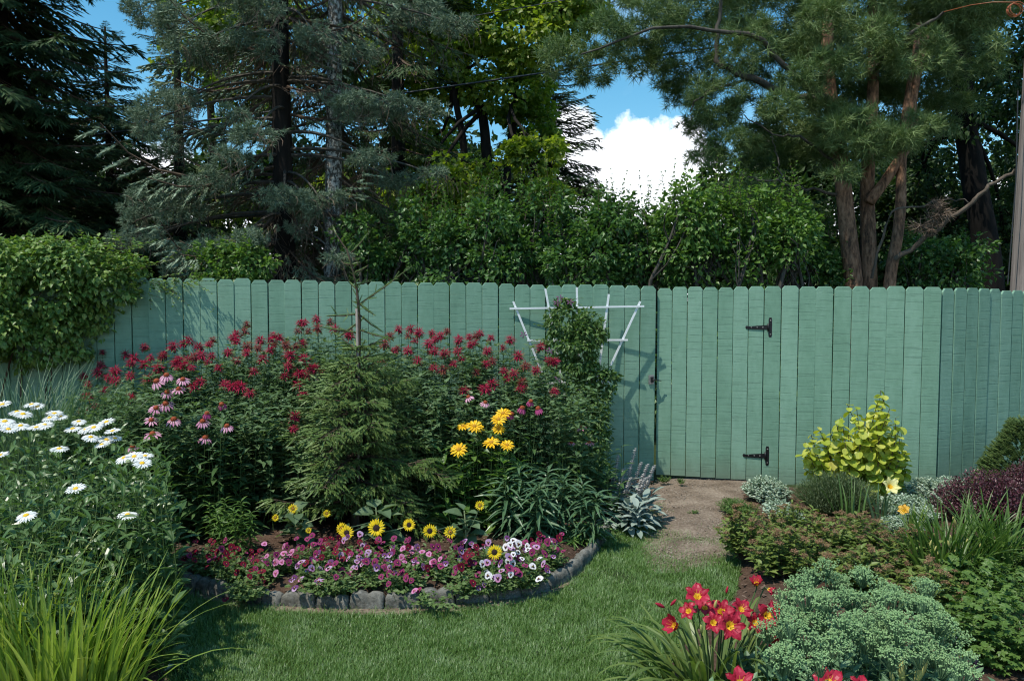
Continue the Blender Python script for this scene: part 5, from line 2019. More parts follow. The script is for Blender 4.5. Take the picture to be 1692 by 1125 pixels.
a = np.array([P(x, y, YC) for x, y in ((920, 510), (900, 560), (985, 545), (1000, 630), (905, 540), (990, 520), (935, 500), (960, 505), (990, 690), (985, 720), (880, 570))])
t = a + np.stack([U(-.16, .16, len(a)), U(-.08, .0, len(a)), U(-.02, .16, len(a))], -1)
leafy_stems(ml, ms, a, t, leaf_tpl(.5, 1, .2, .25, .4), .035, n=9, el=.3, bow=.12, r=.0015)
part('foliage', ml, M['clem'], cl)
part('stems', ms, M['twig'], cl)
M['clemflower'] = leafmat('faded_purple_petals', [(.12, .03, .10), (.20, .06, .17)], trans=.2, rough=.6)
CLF = mk('clematis_bloom', lambda mb: petals(mb, leaf_tpl(.35, 1, .1, .2, .5), 5, .002, .035, .1, .2), ('clemflower',))
for x, y in ((865, 553), (942, 499), (920, 500), (922, 625), (908, 580), (925, 492)):
    pcopy('bloom', CLF, cl, P(x, y, YC - .12), axisframe([0, -1, .3]), 1.0)

# ------------------------------------------------------------------ stone edging
M['stone'] = soilmat('grey_edging_stone', [(.07, .068, .058), (.17, .165, .145), (.30, .295, .27)], 26, .9, 9)
edge = thing('stone_edging', 'curved row of scalloped grey edging stones along the lawn side of the flower bed', 'edging', (*EDGE[9], 0))
E = np.array(EDGE)
sl = np.concatenate([[0], np.cumsum(np.linalg.norm(np.diff(E, axis=0), axis=1))])
L = sl[-1]
ns = int(round(L / .185))


def stone_tpl(two, seed):
    r2 = np.random.default_rng(seed)
    w, h, th = .178, .105, .055
    n = 17
    xs = np.linspace(-w / 2, w / 2, n)
    u = (xs + w / 2) / w
    if two:
        prof = h * (.80 + .20 * np.abs(np.sin(u * 2 * PI)) ** .7)
        prof[0] *= .86; prof[-1] *= .86
    else:
        prof = h * (.72 + .3 * np.sin(u * PI) ** .6)
    prof += r2.normal(size=n) * .0025
    rows = []
    for yy, kx, kz in ((th / 2, .98, .93), (th * .3, 1, 1), (-th * .25, 1, 1), (-th / 2, .96, .90)):
        zs = prof * kz
        rows.append(np.stack([xs * kx, np.full(n, yy) + r2.normal(size=n) * .0015, zs], -1))
    # front face mid row and foot
    rows.append(np.stack([xs, np.full(n, -th / 2 - .006) + r2.normal(size=n) * .003, prof * .45], -1))
    rows.append(np.stack([xs, np.full(n, -th / 2 - .004), np.full(n, -.03)], -1))
    rows = [np.stack([xs, np.full(n, th / 2), np.full(n, -.03)], -1)] + rows
    V = np.concatenate(rows)
    T = []
    for i in range(len(rows) - 1):
        for j in range(n - 1):
            a, b = i * n + j, i * n + j + 1
            T += [(a, b + n, b), (a, a + n, b + n)]
    m_ = len(rows)
    for j in (0, n - 1):
        for i in range(1, m_ - 1):
            T.append((j, i * n + j, (i + 1) * n + j) if j else (j, (i + 1) * n + j, i * n + j))
    return V, np.array(T), np.zeros(len(T), int)


SM = []
for s in range(5):
    mb = MB()
    mb.add(*stone_tpl(True, s)[:2])
    SM.append(mb.mesh('stone', M['stone'], True))
for i in range(ns):
    s = (i + .5) * L / ns
    p = np.array([np.interp(s, sl, E[:, 0]), np.interp(s, sl, E[:, 1])])
    q = np.array([np.interp(min(s + .05, L), sl, E[:, 0]), np.interp(min(s + .05, L), sl, E[:, 1])])
    q0 = np.array([np.interp(s - .05, sl, E[:, 0]), np.interp(s - .05, sl, E[:, 1])])
    a = math.atan2(*(q - q0)[::-1]) + random.uniform(-.05, .05)
    o = pcopy('stone', random.choice(SM), edge, (p[0], p[1], random.uniform(-.014, .004)))
    o.rotation_euler = (random.uniform(-.08, .05), random.uniform(-.05, .05), a)
    o.scale = (L / ns / .182, random.uniform(.9, 1.1), random.uniform(.72, .88))

# ------------------------------------------------------------------ dwarf sunflowers
M['sunleaf'] = leafmat('sunflower_leaves', [(.09, .15, .075), (.14, .21, .11), (.20, .27, .155)], trans=.3, rough=.5, spec=.35, scale=5)
SL_ = leaf_tpl(.82, 3, .14, .35, .36, stalk=.12)
SP = [('dwarf sunflower with four small yellow heads, farthest left of the sunflowers', (487, 5.0), (484, 842), [(484, 840, 1, .55), (540, 848, 1, .45), (455, 855, 1, .42), (510, 876, 1, .35)], 9, .13),
      ('dwarf sunflower with three dark-centred heads, right below the young spruce', (622, 4.95), (621, 838), [(622, 872, 0, 1.0), (573, 880, 0, .80), (565, 873, 1, .7), (676, 867, 0, .72)], 12, .14),
      ('dwarf sunflower with two heads left of its bare stalk, between spruce and lily', (770, 4.92), (767, 843), [(710, 877, 0, .78), (744, 879, 1, .72), (793, 835, 1, .55)], 12, .13),
      ('lowest dwarf sunflower, one dark-centred head among the white pansies', (828, 4.6), (820, 905), [(817, 912, 0, .78)], 5, .09)]
for lab, (bx, Y), tp, heads, nl, ls in SP:
    root = thing('dwarf_sunflower', lab, 'sunflower', gz(bx, Y, .07), 'dwarf sunflowers behind the pansies')
    b = np.array(gz(bx, Y, .07))
    t = P(tp[0], tp[1], Y)
    ml, ms = MB(), MB()
    leafy_stems(ml, ms, b[None], t[None], SL_, ls * 1.15, n=nl, t0=.25, t1=.97, el=.15, whorl=1, golden=True, r=.008, bow=.01, taper=.3, jit=.5)
    leafy_stems(ml, None, b[None], (b + (t - b) * .7)[None], SL_, ls, n=6, t0=.3, t1=1, el=.2, whorl=1, golden=True, taper=.2, jit=.6)
    hp = np.array([P(h[0], h[1], Y - .15 + U(-.03, .03)) for h in heads])
    k0 = b + (t - b) * U(.35, .75, len(heads))[:, None]
    leafy_stems(ml, ms, k0, hp + [0, .015, -.008], SL_, ls * .6, n=2, t0=.3, t1=.8, el=.2, whorl=1, golden=True, r=.005, bow=.05)
    part('leaves', ml, M['sunleaf'], root)
    part('stem', ms, M['budgreen'], root)
    for h, q in zip(heads, hp):
        pcopy('flower_head', SUNF[h[2]], root, q, axisframe([random.uniform(-.25, .25), -1, .35]), h[3] * 1.08)

# ------------------------------------------------------------------ pansies along the edging
M['pansyleaf'] = leafmat('pansy_leaves', [(.07, .125, .035), (.12, .19, .055), (.19, .27, .10)], trans=.3, rough=.45, scale=6)
PLf = leaf_tpl(.55, 1, .2, .2, .45)
rows = [
    (345, 925, .30, 'crimson', 'dark crimson pansy at the left end of the row, before the small lily'),
    (385, 935, .30, 'crimson', 'crimson pansy trailing over the stones, second plant of the row'),
    (412, 962, .20, 'crimson', 'pansy with a dark red and a pink bloom spilling onto the lawn edge at left'),
    (455, 935, .25, 'pink', 'pink pansy below the leftmost dwarf sunflower'),
    (500, 925, .3, 'magenta', 'magenta pansy below the right side of the leftmost sunflower'),
    (520, 950, .3, 'purple', 'pansy with a white faced purple bloom low over the stones'),
    (548, 922, .32, 'crimson', 'crimson pansy between the first and second sunflowers'),
    (560, 955, .3, 'magenta', 'leafy magenta pansy hanging over the stones below the pair of sunflower heads'),
    (592, 922, .35, 'purple', 'purple and white pansy just left of the largest sunflower head'),
    (620, 945, .3, 'lilac', 'lilac pansy below the largest sunflower head'),
    (655, 918, .35, 'magenta', 'tall magenta pansy just right of the largest sunflower head'),
    (670, 950, .3, 'magenta', 'dusky pink pansy hanging low over the stones in the middle of the row'),
    (700, 930, .3, 'pink', 'pink pansy below the fourth sunflower head'),
    (712, 975, .12, 'pink', 'single large pink pansy bloom fallen forward over the edging stones'),
    (742, 935, .3, 'magenta', 'magenta pansy below the bare sunflower stalk'),
    (775, 955, .28, 'magenta', 'sparse pansy with yellowed stems right of the middle of the row'),
    (790, 925, .3, 'purple', 'purple and white pansy left of the lowest sunflower head'),
    (825, 950, .3, 'white', 'white pansy directly below the lowest sunflower head'),
    (850, 925, .3, 'white', 'white pansy right of the lowest sunflower head'),
    (872, 945, .28, 'white', 'white pansy with purple blotches near the right end of the row'),
    (905, 915, .3, 'magenta', 'magenta-edged pansy at the right end of the row, by the low-growing plant'),
]
mixes = {'crimson': ['crimson'] * 5 + ['magenta'] * 2, 'magenta': ['magenta'] * 4 + ['crimson', 'purple'], 'pink': ['pink'] * 3 + ['magenta', 'crimson'], 'purple': ['purple', 'magenta', 'lilac', 'crimson', 'lilac'],
         'lilac': ['lilac', 'magenta', 'purple', 'magenta'], 'white': ['white'] * 2 + ['purple', 'magenta', 'lilac']}
for px, py, h, colr, lab in rows:
    yb = py + 22
    g0 = G(px, yb, .05)
    base = np.array([g0[0], g0[1], .05])
    hh = .14 if h > .15 else .06
    if px > 400 and py > 948:
        base[1] -= .0
    root = thing('pansy', lab, 'pansy', base, 'pansies along the stone edging')
    K = 54 if h > .15 else 14
    bs_, tp = dome_tips(base, .14, .15, hh + .03, K, lo=.55, base=.3, z0=.05)
    if py > 948:
        tp[:, 1] -= .05
        tp[:, 2] -= .015
    ml, ms = MB(), MB()
    leafy_stems(ml, ms, bs_, tp, PLf, .040, n=8, t0=.1, t1=1, el=.3, whorl=1, golden=True, r=.0016, taper=.2)
    part('foliage', ml, M['pansyleaf'], root)
    nb = 19 if h > .15 else 1
    if 'leafy' in lab or 'sparse' in lab or 'spilling' in lab:
        nb = 5
    a = U(0, 2 * PI, nb)
    u = np.sqrt(U(0, 1, nb))
    q = np.stack([base[0] + .135 * u * np.cos(a), base[1] - .01 + .17 * u * np.sin(a), .05 + (hh + .05) * np.sqrt(1 - .55 * u ** 2) * U(.6, 1.2, nb)], -1)
    if py > 948:
        q[:, 1] -= .06
        q[:, 2] -= .03
    leafy_stems(ml, ms, np.stack([base[0] + (q[:, 0] - base[0]) * .4, q[:, 1] + .02, np.full(nb, .05)], -1), q + [0, .004, 0], PLf, .02, n=1, r=.0015)
    part('stems', ms, M['stem'], root)
    for v in q:
        me = PANSY[random.choice(mixes[colr])]
        o = pcopy('bloom', me, root, v)
        # petals stand facing the viewer and upwards
        tilt = random.uniform(.2, 1.35)
        o.rotation_euler = (tilt, random.uniform(-.5, .5), random.uniform(-1.0, 1.0))
        o.scale = (random.uniform(.75, 1.2),) * 3

# ------------------------------------------------------------------ lamb's ear
M['lamb'] = leafmat('woolly_grey_leaves', [(.19, .25, .205), (.27, .33, .28), (.36, .41, .37)], trans=.1, rough=.9, spec=.1, tint=(1, 1, .9))
M['lambs'] = leafmat('woolly_spikes', [(.33, .34, .32), (.46, .46, .44), (.46, .38, .41)], trans=.1, rough=.9, spec=.1, tint=(1, 1, 1))
YL = 5.75
la = thing('lambs_ear', 'silvery woolly lambs ear with upright flower spikes beside the dirt path', 'lambs ear', gz(1035, 5.75, .04))
LT = leaf_tpl(.46, 3, .12, .45, .55)
ml, ms = MB(), MB()
for (cx, cy_, n) in ((1040, 5.5, 30), (1066, 5.6, 26), (1012, 5.6, 26), (1050, 5.8, 26), (1025, 5.9, 24), (1076, 5.75, 22), (1000, 5.85, 24), (1055, 5.4, 22), (1030, 5.7, 30)):
    c = np.array(gz(cx, cy_, .05))
    a = np.arange(n) * 2.4
    e = np.linspace(.0, 1.0, n) + U(-.15, .15, n)
    D = np.stack([np.cos(a) * np.cos(e), np.sin(a) * np.cos(e), np.sin(e)], -1)
    ml.inst(LT, frames(D, np.array([0, 0, 1.]), U(.075, .125, n)), c + D * .02 + np.stack([0 * a, 0 * a, np.linspace(0, .15, n)], -1))
SPK = [(1022, 752, 5.85), (1050, 742, 5.9), (1071, 768, 5.8), (1032, 775, 5.75), (1060, 765, 5.9), (1082, 770, 5.75), (1012, 785, 5.9), (1043, 790, 5.7), (1068, 790, 5.7), (1000, 800, 5.95)]
tp = np.array([P(*s) for s in SPK])
bs_ = np.stack([tp[:, 0] - .09 - (tp[:, 0] - P(1040, 600, 5.8)[0]) * .3, tp[:, 1] + .02, np.full(len(tp), .05)], -1)
leafy_stems(ml, ms, bs_, tp, LT, .085, n=8, t0=.1, t1=.5, el=.5, whorl=2, r=.005, taper=.5, bow=.03)
part('leaves', ml, M['lamb'], la)
for b, t in zip(bs_, tp):
    m2 = MB()
    V, T = polytubes(curve(b[None], t[None], np.zeros((1, 3)), 4), .005, 5)
    m2.add(V, T)
    d = t - b
    for s in np.linspace(.45, 1, 16):
        q = b + d * s
        w = .026 * (1.15 - .6 * s) * (1 if int(s * 40) % 4 else .6)
        petals_ = 6
        a = U(0, 6) + np.arange(petals_) * 2 * PI / petals_
        Dd = np.stack([np.cos(a), np.sin(a), np.full(petals_, .5)], -1)
        m2.inst(leaf_tpl(.8, 1, .2, 0, .5), frames(Dd, np.array([0, 0, 1.]), w * 1.5), np.repeat(q[None], petals_, 0))
    part('flower_spike', m2, M['lambs'], la)
# ------------------------------------------------------------------ right border
M['goldleaf'] = leafmat('golden_round_leaves', [(.22, .30, .03), (.36, .43, .05), (.50, .53, .09), (.60, .56, .16)], trans=.35, rough=.4, spec=.4, tint=(1.3, 1.25, .4), scale=4)
RL_ = round_leaf_tpl(.04, .3, 9)
YG = 6.2
gs = thing('golden_smoke_bush', 'golden yellow shrub with round leaves against the fence, right of the gate hinges', 'shrub', gz(1425, YG, .05))
tops = [(1340, 718), (1352, 705), (1330, 730), (1362, 735), (1390, 690), (1400, 668), (1415, 672), (1382, 700), (1372, 715), (1430, 690), (1450, 665), (1455, 645), (1462, 655), (1440, 690), (1470, 675), (1480, 690), (1488, 705),
        (1498, 745), (1490, 730), (1475, 710), (1420, 710), (1405, 720), (1345, 760), (1360, 770), (1500, 765), (1440, 730), (1460, 735), (1395, 745), (1380, 755), (1425, 750), (1470, 760), (1410, 770), (1445, 770), (1490, 780), (1335, 745)]
tops = tops + [(x + random.uniform(-14, 14), y + random.uniform(4, 40)) for x, y in tops]
tp = np.array([P(x, y, YG + U(-.22, .15)) for x, y in tops])
cb = np.array(gz(1425, YG, .05))
B = np.stack([cb[0] + (tp[:, 0] - cb[0]) * .35, cb[1] + (tp[:, 1] - cb[1]) * .4, np.full(len(tp), .05)], -1)
ml, ms = MB(), MB()
leafy_stems(ml, ms, B, tp, RL_, .076, n=24, t0=.2, t1=1, el=-.7, whorl=1, golden=True, r=.006, bow=.05, taper=.25, jit=.5, sjit=.35)
part('foliage', ml, M['goldleaf'], gs)
part('branches', ms, M['twig'], gs)

M['lamium'] = leafmat('silver_variegated_leaves', [(.10, .17, .09), (.35, .45, .33), (.55, .62, .50)], trans=.2, rough=.5, tint=(1, 1, .8), scale=10, var=.15)
M['moundleaf'] = leafmat('fine_grey_green_leaves', [(.06, .09, .04), (.105, .145, .065), (.17, .21, .105)], trans=.15, rough=.6, scale=6)
M['lowgreen'] = leafmat('low_green_leaves', [(.06, .12, .025), (.10, .18, .04), (.15, .23, .06)], trans=.3, rough=.5)


def mound(name, label, cat, px, Y, rx, ry, h, leaf, tpl, size, K, n=9, el=.4, whorl=1, golden=True, lo=.75, z0=.04, group=None, inner=.15, mats=None, pname='foliage', base=.35, taper=.4, bow=.04, r=.0018, stems=True):
    c = np.array(gz(px, Y, z0))
    root = thing(name, label, cat, c, group)
    b, t = dome_tips(c, rx, ry, h, K, lo=lo, base=base, z0=z0, inner=inner)
    ml, ms = MB(), MB()
    leafy_stems(ml, ms, b, t, tpl, size, n=n, t0=.3, t1=1, el=el, whorl=whorl, golden=golden, r=r, taper=taper, bow=bow)
    part(pname, ml, M[leaf], root)
    if stems:
        part('stems', ms, M['stem'] if mats is None else mats, root)
    return root, b, t


OV = leaf_tpl(.66, 1, .12, .2, .4)
mound('dead_nettle', 'white-green variegated dead nettle patch left of the grey-green mound', 'ground cover plant', 1270, 6.25, .20, .25, .20, 'lamium', OV, .036, 190, whorl=2, golden=False, n=8)
mound('dead_nettle', 'small variegated dead nettle patch spilling toward the brown-topped spirea', 'ground cover plant', 1297, 5.7, .14, .25, .15, 'lamium', OV, .036, 140, whorl=2, golden=False, n=8)
mound('dead_nettle', 'variegated dead nettle behind the pale yellow lily, against the fence corner', 'ground cover plant', 1560, 6.2, .36, .25, .21, 'lamium', OV, .036, 300, whorl=2, golden=False, n=8)
mound('dead_nettle', 'dead nettle patch between the pale yellow lily and the purple bush', 'ground cover plant', 1505, 5.75, .20, .30, .18, 'lamium', OV, .036, 230, whorl=2, golden=False, n=8)
mound('dead_nettle', 'dead nettle patch tucked under the orange-yellow lily bloom', 'ground cover plant', 1495, 5.35, .15, .2, .13, 'lamium', OV, .034, 120, whorl=2, golden=False, n=8)
mound('lavender_mound', 'rounded fine-leaved grey-green mound below the golden shrub', 'shrub', 1385, 5.85, .34, .28, .33, 'moundleaf', leaf_tpl(.16, 1, .1, .1, .4), .034, 900, n=13, el=.8, lo=.88)
mound('creeping_thyme', 'low bright green creeping plant at the edge of the dirt path', 'ground cover plant', 1222, 5.95, .16, .26, .08, 'lowgreen', OV, .022, 260, n=8, el=.5)
mound('low_weeds', 'small green weeds growing at the foot of the gate near the latch side', 'weeds', 1100, 6.9, .09, .05, .06, 'lowgreen', OV, .022, 30, n=6)
mound('low_weeds', 'tiny green weed tuft at the foot of the gate further right', 'weeds', 1128, 6.85, .05, .04, .05, 'lowgreen', OV, .02, 20, n=6)
mound('low_weeds', 'lone small weed in the middle of the dirt path', 'weeds', 1150, 5.95, .05, .04, .03, 'lowgreen', OV, .02, 14, n=5, z0=.02)

# purple barberry
M['barberry'] = leafmat('purple_leaves', [(.028, .010, .016), (.06, .018, .028), (.12, .03, .045), (.16, .06, .07)], trans=.2, rough=.4, spec=.5, tint=(1.3, .6, .7), scale=5)
mound('barberry_bush', 'rounded dark purple barberry bush at the right, in front of the angled fence', 'shrub', 1645, 5.55, .42, .36, .42, 'barberry', leaf_tpl(.6, 1, .2, .1, .5), .030, 520, n=18, el=.5, lo=.84, mats=M['twig'])
mound('barberry_bush', 'smaller dark purple bush partly cut off by the right edge', 'shrub', 1725, 5.8, .30, .3, .46, 'barberry', leaf_tpl(.6, 1, .2, .1, .5), .030, 300, n=18, el=.5, lo=.84, mats=M['twig'])

# dwarf conifer at the right edge
dc = thing('dwarf_spruce', 'small olive green dwarf spruce cut off by the right edge, before the angled fence', 'dwarf conifer', gz(1712, 6.3, .05))
cD = np.array(gz(1712, 6.3, .05))
D, Q, S = [], [], []
for i in range(2600):
    z = U(.05, 1.0) ** 1
    rr = .40 * (1 - z / 1.15) ** .8 + .03
    a = U(0, 2 * PI)
    q = cD + np.array([math.cos(a) * rr * U(.75, 1.08), math.sin(a) * rr * U(.75, 1.08), z * .62])
    D.append([math.cos(a), math.sin(a), .55 + U(-.3, .3)]); Q.append(q); S.append(U(.05, .08))
mb = MB()
mb.inst(shoot_tpl(8, 1, .22, .12, .8, .14), frames(np.array(D), np.array([0, 0, 1.]), np.array(S)), np.array(Q))
M['olive'] = leafmat('olive_conifer_needles', [(.045, .08, .02), (.09, .14, .035), (.15, .21, .06)], trans=.1, rough=.6, scale=5)
part('crown', mb, M['olive'], dc)
mb = MB()
V, T = polytubes(np.array([[cD, cD + [0, 0, .62]]]), np.array([[.03, .008]]), 6)
mb.add(V, T)
part('trunk', mb, M['twig'], dc)
mound('low_euonymus', 'pale green low plant between the angled fence and the dwarf spruce', 'ground cover plant', 1640, 6.35, .22, .2, .17, 'hedge_light', OV, .035, 120, whorl=2, golden=False, n=8)

# spirea with spent brown flower heads
M['spirea'] = leafmat('spirea_leaves', [(.09, .135, .03), (.16, .22, .05), (.25, .31, .09)], trans=.3, rough=.45, scale=4)
M['spent'] = leafmat('spent_brown_clusters', [(.16, .09, .05), (.26, .155, .09), (.36, .25, .16)], trans=.1, rough=.9, spec=.1)


def cluster_f(mb, r=.024, n=60, flat=.5, s=.006, mm=0):
    a = rand_dirs(n)
    q = a * r * (U(.2, 1, n) ** .5)[:, None]
    q[:, 2] = np.abs(q[:, 2]) * flat
    mb.inst(leaf_tpl(.8, 1, .3, 0, .5, m=mm), frames(rand_dirs(n), np.array([0, 0, 1.]), s * U(.7, 1.4, n)), q)
    k = 9
    P0 = np.zeros((k, 3)) - [0, 0, r * .9]
    V, T = polytubes(curve(P0, q[:k], np.zeros((k, 3)), 2), .0008, 3)
    mb.add(V, T, 1)


SPC = [mk('spent_cluster', lambda mb: cluster_f(mb, .027, 80, .55, .007), ('spent', 'stem')) for _ in range(3)]
spl = leaf_tpl(.45, 2, .15, .3, .4)
for i, (px, Y, rx, ry, h, K, lab) in enumerate((
        (1240, 4.85, .20, .20, .34, 70, 'brown-topped spirea nearest the dirt path'),
        (1325, 5.05, .24, .22, .31, 80, 'brown-topped spirea directly in front of the dead nettle and grey-green mound'),
        (1310, 4.5, .26, .20, .31, 80, 'brown-topped spirea just behind the left half of the blue-green sedum'),
        (1420, 4.75, .28, .24, .32, 96, 'brown-topped spirea in the middle of the right border, behind the sedum'),
        (1420, 4.2, .24, .16, .30, 66, 'low spirea wedged between the sedum and the middle spirea'),
        (1510, 4.5, .24, .22, .30, 80, 'brown-topped spirea beside the tall green daylily leaves'),
        (1545, 4.0, .20, .16, .28, 50, 'spirea with rusty clusters behind the right half of the sedum'))):
    root, b, t = mound('spirea_shrub', lab, 'shrub', px, Y, rx, ry, h, 'spirea', spl, .054, K, n=12, el=.3, lo=.8, group='spirea shrubs with spent brown clusters', mats=M['twig'], taper=.2)
    for q in t[:int(K * .45)]:
        pcopy('spent_cluster', random.choice(SPC), root, q + [0, 0, .012], axisframe([random.uniform(-.3, .3), random.uniform(-.4, .2), 1]), random.uniform(.7, 1.15))

# sedum
M['sedum'] = leafmat('sedum_leaves', [(.07, .145, .07), (.11, .205, .10), (.17, .27, .14)], trans=.12, rough=.5, spec=.35, tint=(1, 1.1, .8), scale=5)
M['sedumh'] = leafmat('sedum_buds', [(.15, .28, .11), (.25, .40, .17), (.37, .52, .25)], trans=.1, rough=.6, spec=.3, tint=(1, 1.1, .8))


def sed_f(mb, R=.044):
    k = 20
    a = np.arange(k) * 2.4
    rr = R * np.sqrt((np.arange(k) + .5) / k)
    tips = np.stack([rr * np.cos(a), rr * np.sin(a), .016 * (1 - (rr / R) ** 2) + U(-.008, .008, k)], -1)
    b0 = np.stack([tips[:, 0] * .15, tips[:, 1] * .15, np.full(k, -.05)], -1)
    V, T = polytubes(curve(b0, tips, np.zeros((k, 3)), 3), .0018, 3)
    mb.add(V, T, 1)
    bud = np.array([(0, 0, -.5), (1, 0, 0), (0, 1, 0), (-1, 0, 0), (0, -1, 0), (0, 0, 1.)])
    bt = np.array([(0, 2, 1), (0, 3, 2), (0, 4, 3), (0, 1, 4), (5, 1, 2), (5, 2, 3), (5, 3, 4), (5, 4, 1)])
    for t in tips:
        m_ = 9
        q = t + rng.normal(size=(m_, 3)) * [.0055, .0055, .0028]
        mb.inst((bud, bt, np.zeros(8, int)), frames(rand_dirs(m_), np.array([0, 0, 1.]), U(.0022, .0036, m_)), q)


SED = [mk('sedum_head', sed_f, ('sedumh', 'sedum')) for _ in range(4)]
heads = []
for x, y in ((1310, 965), (1345, 950), (1380, 960), (1420, 950), (1455, 970), (1300, 990), (1335, 985), (1370, 995), (1405, 985), (1440, 1000), (1480, 985), (1505, 990), (1530, 1000), (1290, 1010), (1325, 1020), (1360, 1025), (1395, 1030),
             (1430, 1020), (1465, 1015), (1500, 1025), (1540, 1025), (1560, 1030), (1340, 1055), (1385, 1060), (1300, 1080), (1430, 1050), (1460, 1055), (1490, 1050), (1525, 1055), (1565, 1060), (1310, 1090), (1440, 1070), (1475, 1085),
             (1380, 1070), (1540, 1085), (1580, 1050), (1590, 1080), (1510, 1085), (1560, 1100), (1285, 1085), (1600, 1110), (1295, 1035), (1475, 1040), (1520, 970), (1350, 1090)):
    heads.append((x + U(-7, 7), y + U(-5, 5)))
heads += [(x + U(-22, 22), y + U(-16, 14)) for x, y in heads if y < 1045]
hd = np.array(heads)
labs = ['blue-green sedum whose heads stand right beside the red daylilies', 'blue-green sedum at the back of the clump, touching the spirea',
        'blue-green sedum at the front, above the bottom edge yellowish lily buds', 'blue-green sedum at the right end, beside the light green cranesbill leaves']
ac = np.array([(1310, 1045), (1400, 980), (1440, 1070), (1545, 1040)])
nn_ = np.argmin(((hd[:, None] - ac[None]) ** 2).sum(-1), 1)
SDL = leaf_tpl(.50, 2, .2, .15, .45)
for i in range(4):
    hs = hd[nn_ == i]
    Ys = np.array([1.165 * FPX / (y - 488) + U(-.14, .14) for x, y in hs])
    tp = np.array([P(x, y, Y) for (x, y), Y in zip(hs, Ys)])
    c = tp[:, :2].mean(0)
    root = thing('sedum', labs[i], 'sedum', (c[0], c[1], .04), 'blue-green sedum clump')
    B = np.stack([c[0] + (tp[:, 0] - c[0]) * .7, c[1] + (tp[:, 1] - c[1]) * .7 + .04, np.full(len(tp), .04)], -1)
    ml, ms = MB(), MB()
    leafy_stems(ml, ms, B, tp - [0, 0, .045], SDL, .072, n=10, t0=.1, t1=.84, el=.45, whorl=2, r=.0048, taper=.4, bow=.02)
    K = 26
    q = np.stack([c[0] + U(-.3, .3, K), c[1] + U(-.2, .2, K), np.full(K, .04)], -1)
    leafy_stems(ml, ms, q, q + np.stack([U(-.05, .05, K), U(-.05, .05, K), U(.2, .34, K)], -1), SDL, .07, n=9, t0=.1, t1=1, el=.5, whorl=2, r=.004, taper=.3)
    part('leaves', ml, M['sedum'], root)
    part('stems', ms, M['sedum'], root)
    for t in tp:
        pcopy('flower_head', random.choice(SED), root, t, axisframe([random.uniform(-.25, .25), random.uniform(-.35, .1), 1]), random.uniform(.95, 1.3))

# ---- daylilies
M['redpetal'] = leafmat('red_daylily_petals', [(.27, .006, .022), (.42, .016, .045), (.55, .05, .10)], trans=.25, rough=.45, tint=(1.3, .5, .5), spec=.35)
M['throat'] = leafmat('yellow_throat', [(.80, .50, .03), (.88, .62, .06)], trans=.2, rough=.5)
M['paleyellow'] = leafmat('pale_yellow_petals', [(.80, .74, .28), (.86, .82, .42)], trans=.3, rough=.5, tint=(1, 1, .7))
M['orangey'] = leafmat('orange_yellow_petals', [(.80, .42, .05), (.86, .56, .10)], trans=.25, rough=.5)
M['lilybud'] = leafmat('yellow_green_lily_buds', [(.35, .40, .10), (.50, .48, .16), (.60, .42, .2)], trans=.15, rough=.45)


def day_f(rec=.7, L=.062, ruff=.004):
    def f(mb):
        for k in range(6):
            a = k * PI / 3
            w = .032 if k % 2 == 0 else .023
            n = 7
            t = np.linspace(0, 1, n)
            # path: out of a funnel and then recurved
            th = .50 + rec * 1.75 * t ** 1.3
            ds = L / (n - 1)
            r = np.concatenate([[0], np.cumsum(np.sin(th[:-1]) * ds)]) + .002
            z = np.concatenate([[0], np.cumsum(np.cos(th[:-1]) * ds)])
            hw = w * np.sin(PI * np.clip(t * .86 + .08, 0, 1)) ** .8 * .62
            hw[-1] = .0012
            ca, sa = math.cos(a), math.sin(a)
            V = []
            for j in range(n):
                for s in (-1, -.5, 0, .5, 1):
                    zz = z[j] + (.0030 if s else 0) * abs(s) + (ruff * 1.4 * math.sin(j * 2.4 + s * 2 + k) if abs(s) == 1 else 0) + (-.001 if k % 2 else .001)
                    x, y = r[j], s * hw[j]
                    V.append((x * ca - y * sa, x * sa + y * ca, zz))
            T, Mi = [], []
            for j in range(n - 1):
                for s in range(4):
                    p = j * 5 + s
                    T += [(p, p + 5, p + 6), (p, p + 6, p + 1)]
                    inner = (j < 1) or (j < 2 and s in (1, 2))
                    Mi += [1 if inner else 0] * 2
            mb.add(V, T, Mi)
        for k in range(6):
            a = k * PI / 3 + .3
            p0 = np.array([[0, 0, .01]])
            p1 = np.array([[.014 * math.cos(a), .014 * math.sin(a), .042]])
            V, T = polytubes(curve(p0, p1, np.zeros((1, 3)), 3), .0008, 3)
            mb.add(V, T, 1)
        V, T = polytubes(np.array([[[0, 0, -.025], [0, 0, -.005], [0, 0, .006]]]), np.array([[.003, .004, .006]]), 6)
        mb.add(V, T, 2)
    return f


RED = [mk('daylily_bloom', day_f(r_), ('redpetal', 'throat', 'stem')) for r_ in (.85, 1.0, 1.1)]
REDH = mk('half_open_bloom', day_f(.18, .055), ('redpetal', 'throat', 'stem'))
PALE = mk('daylily_bloom', day_f(.6, .07), ('paleyellow', 'throat', 'stem'))
ORA = mk('lily_bloom', day_f(.75, .05), ('orangey', 'throat', 'stem'))


def bud_mesh(mat, L=.05, r=.008):
    mb = MB()
    t = np.linspace(0, 1, 6)
    V, T = polytubes(np.stack([t * 0, t * 0, t * L], -1)[None], (r * np.sin(PI * (t * .85 + .1)) ** .8)[None], 6, True)
    mb.add(V, T)
    return mb.mesh('bud', [M[mat]], True)


BUDR = bud_mesh('redpetal', .045, .0075)
BUDG = bud_mesh('lilybud', .05, .0075)
BUDL = bud_mesh('lilybud', .10, .014)


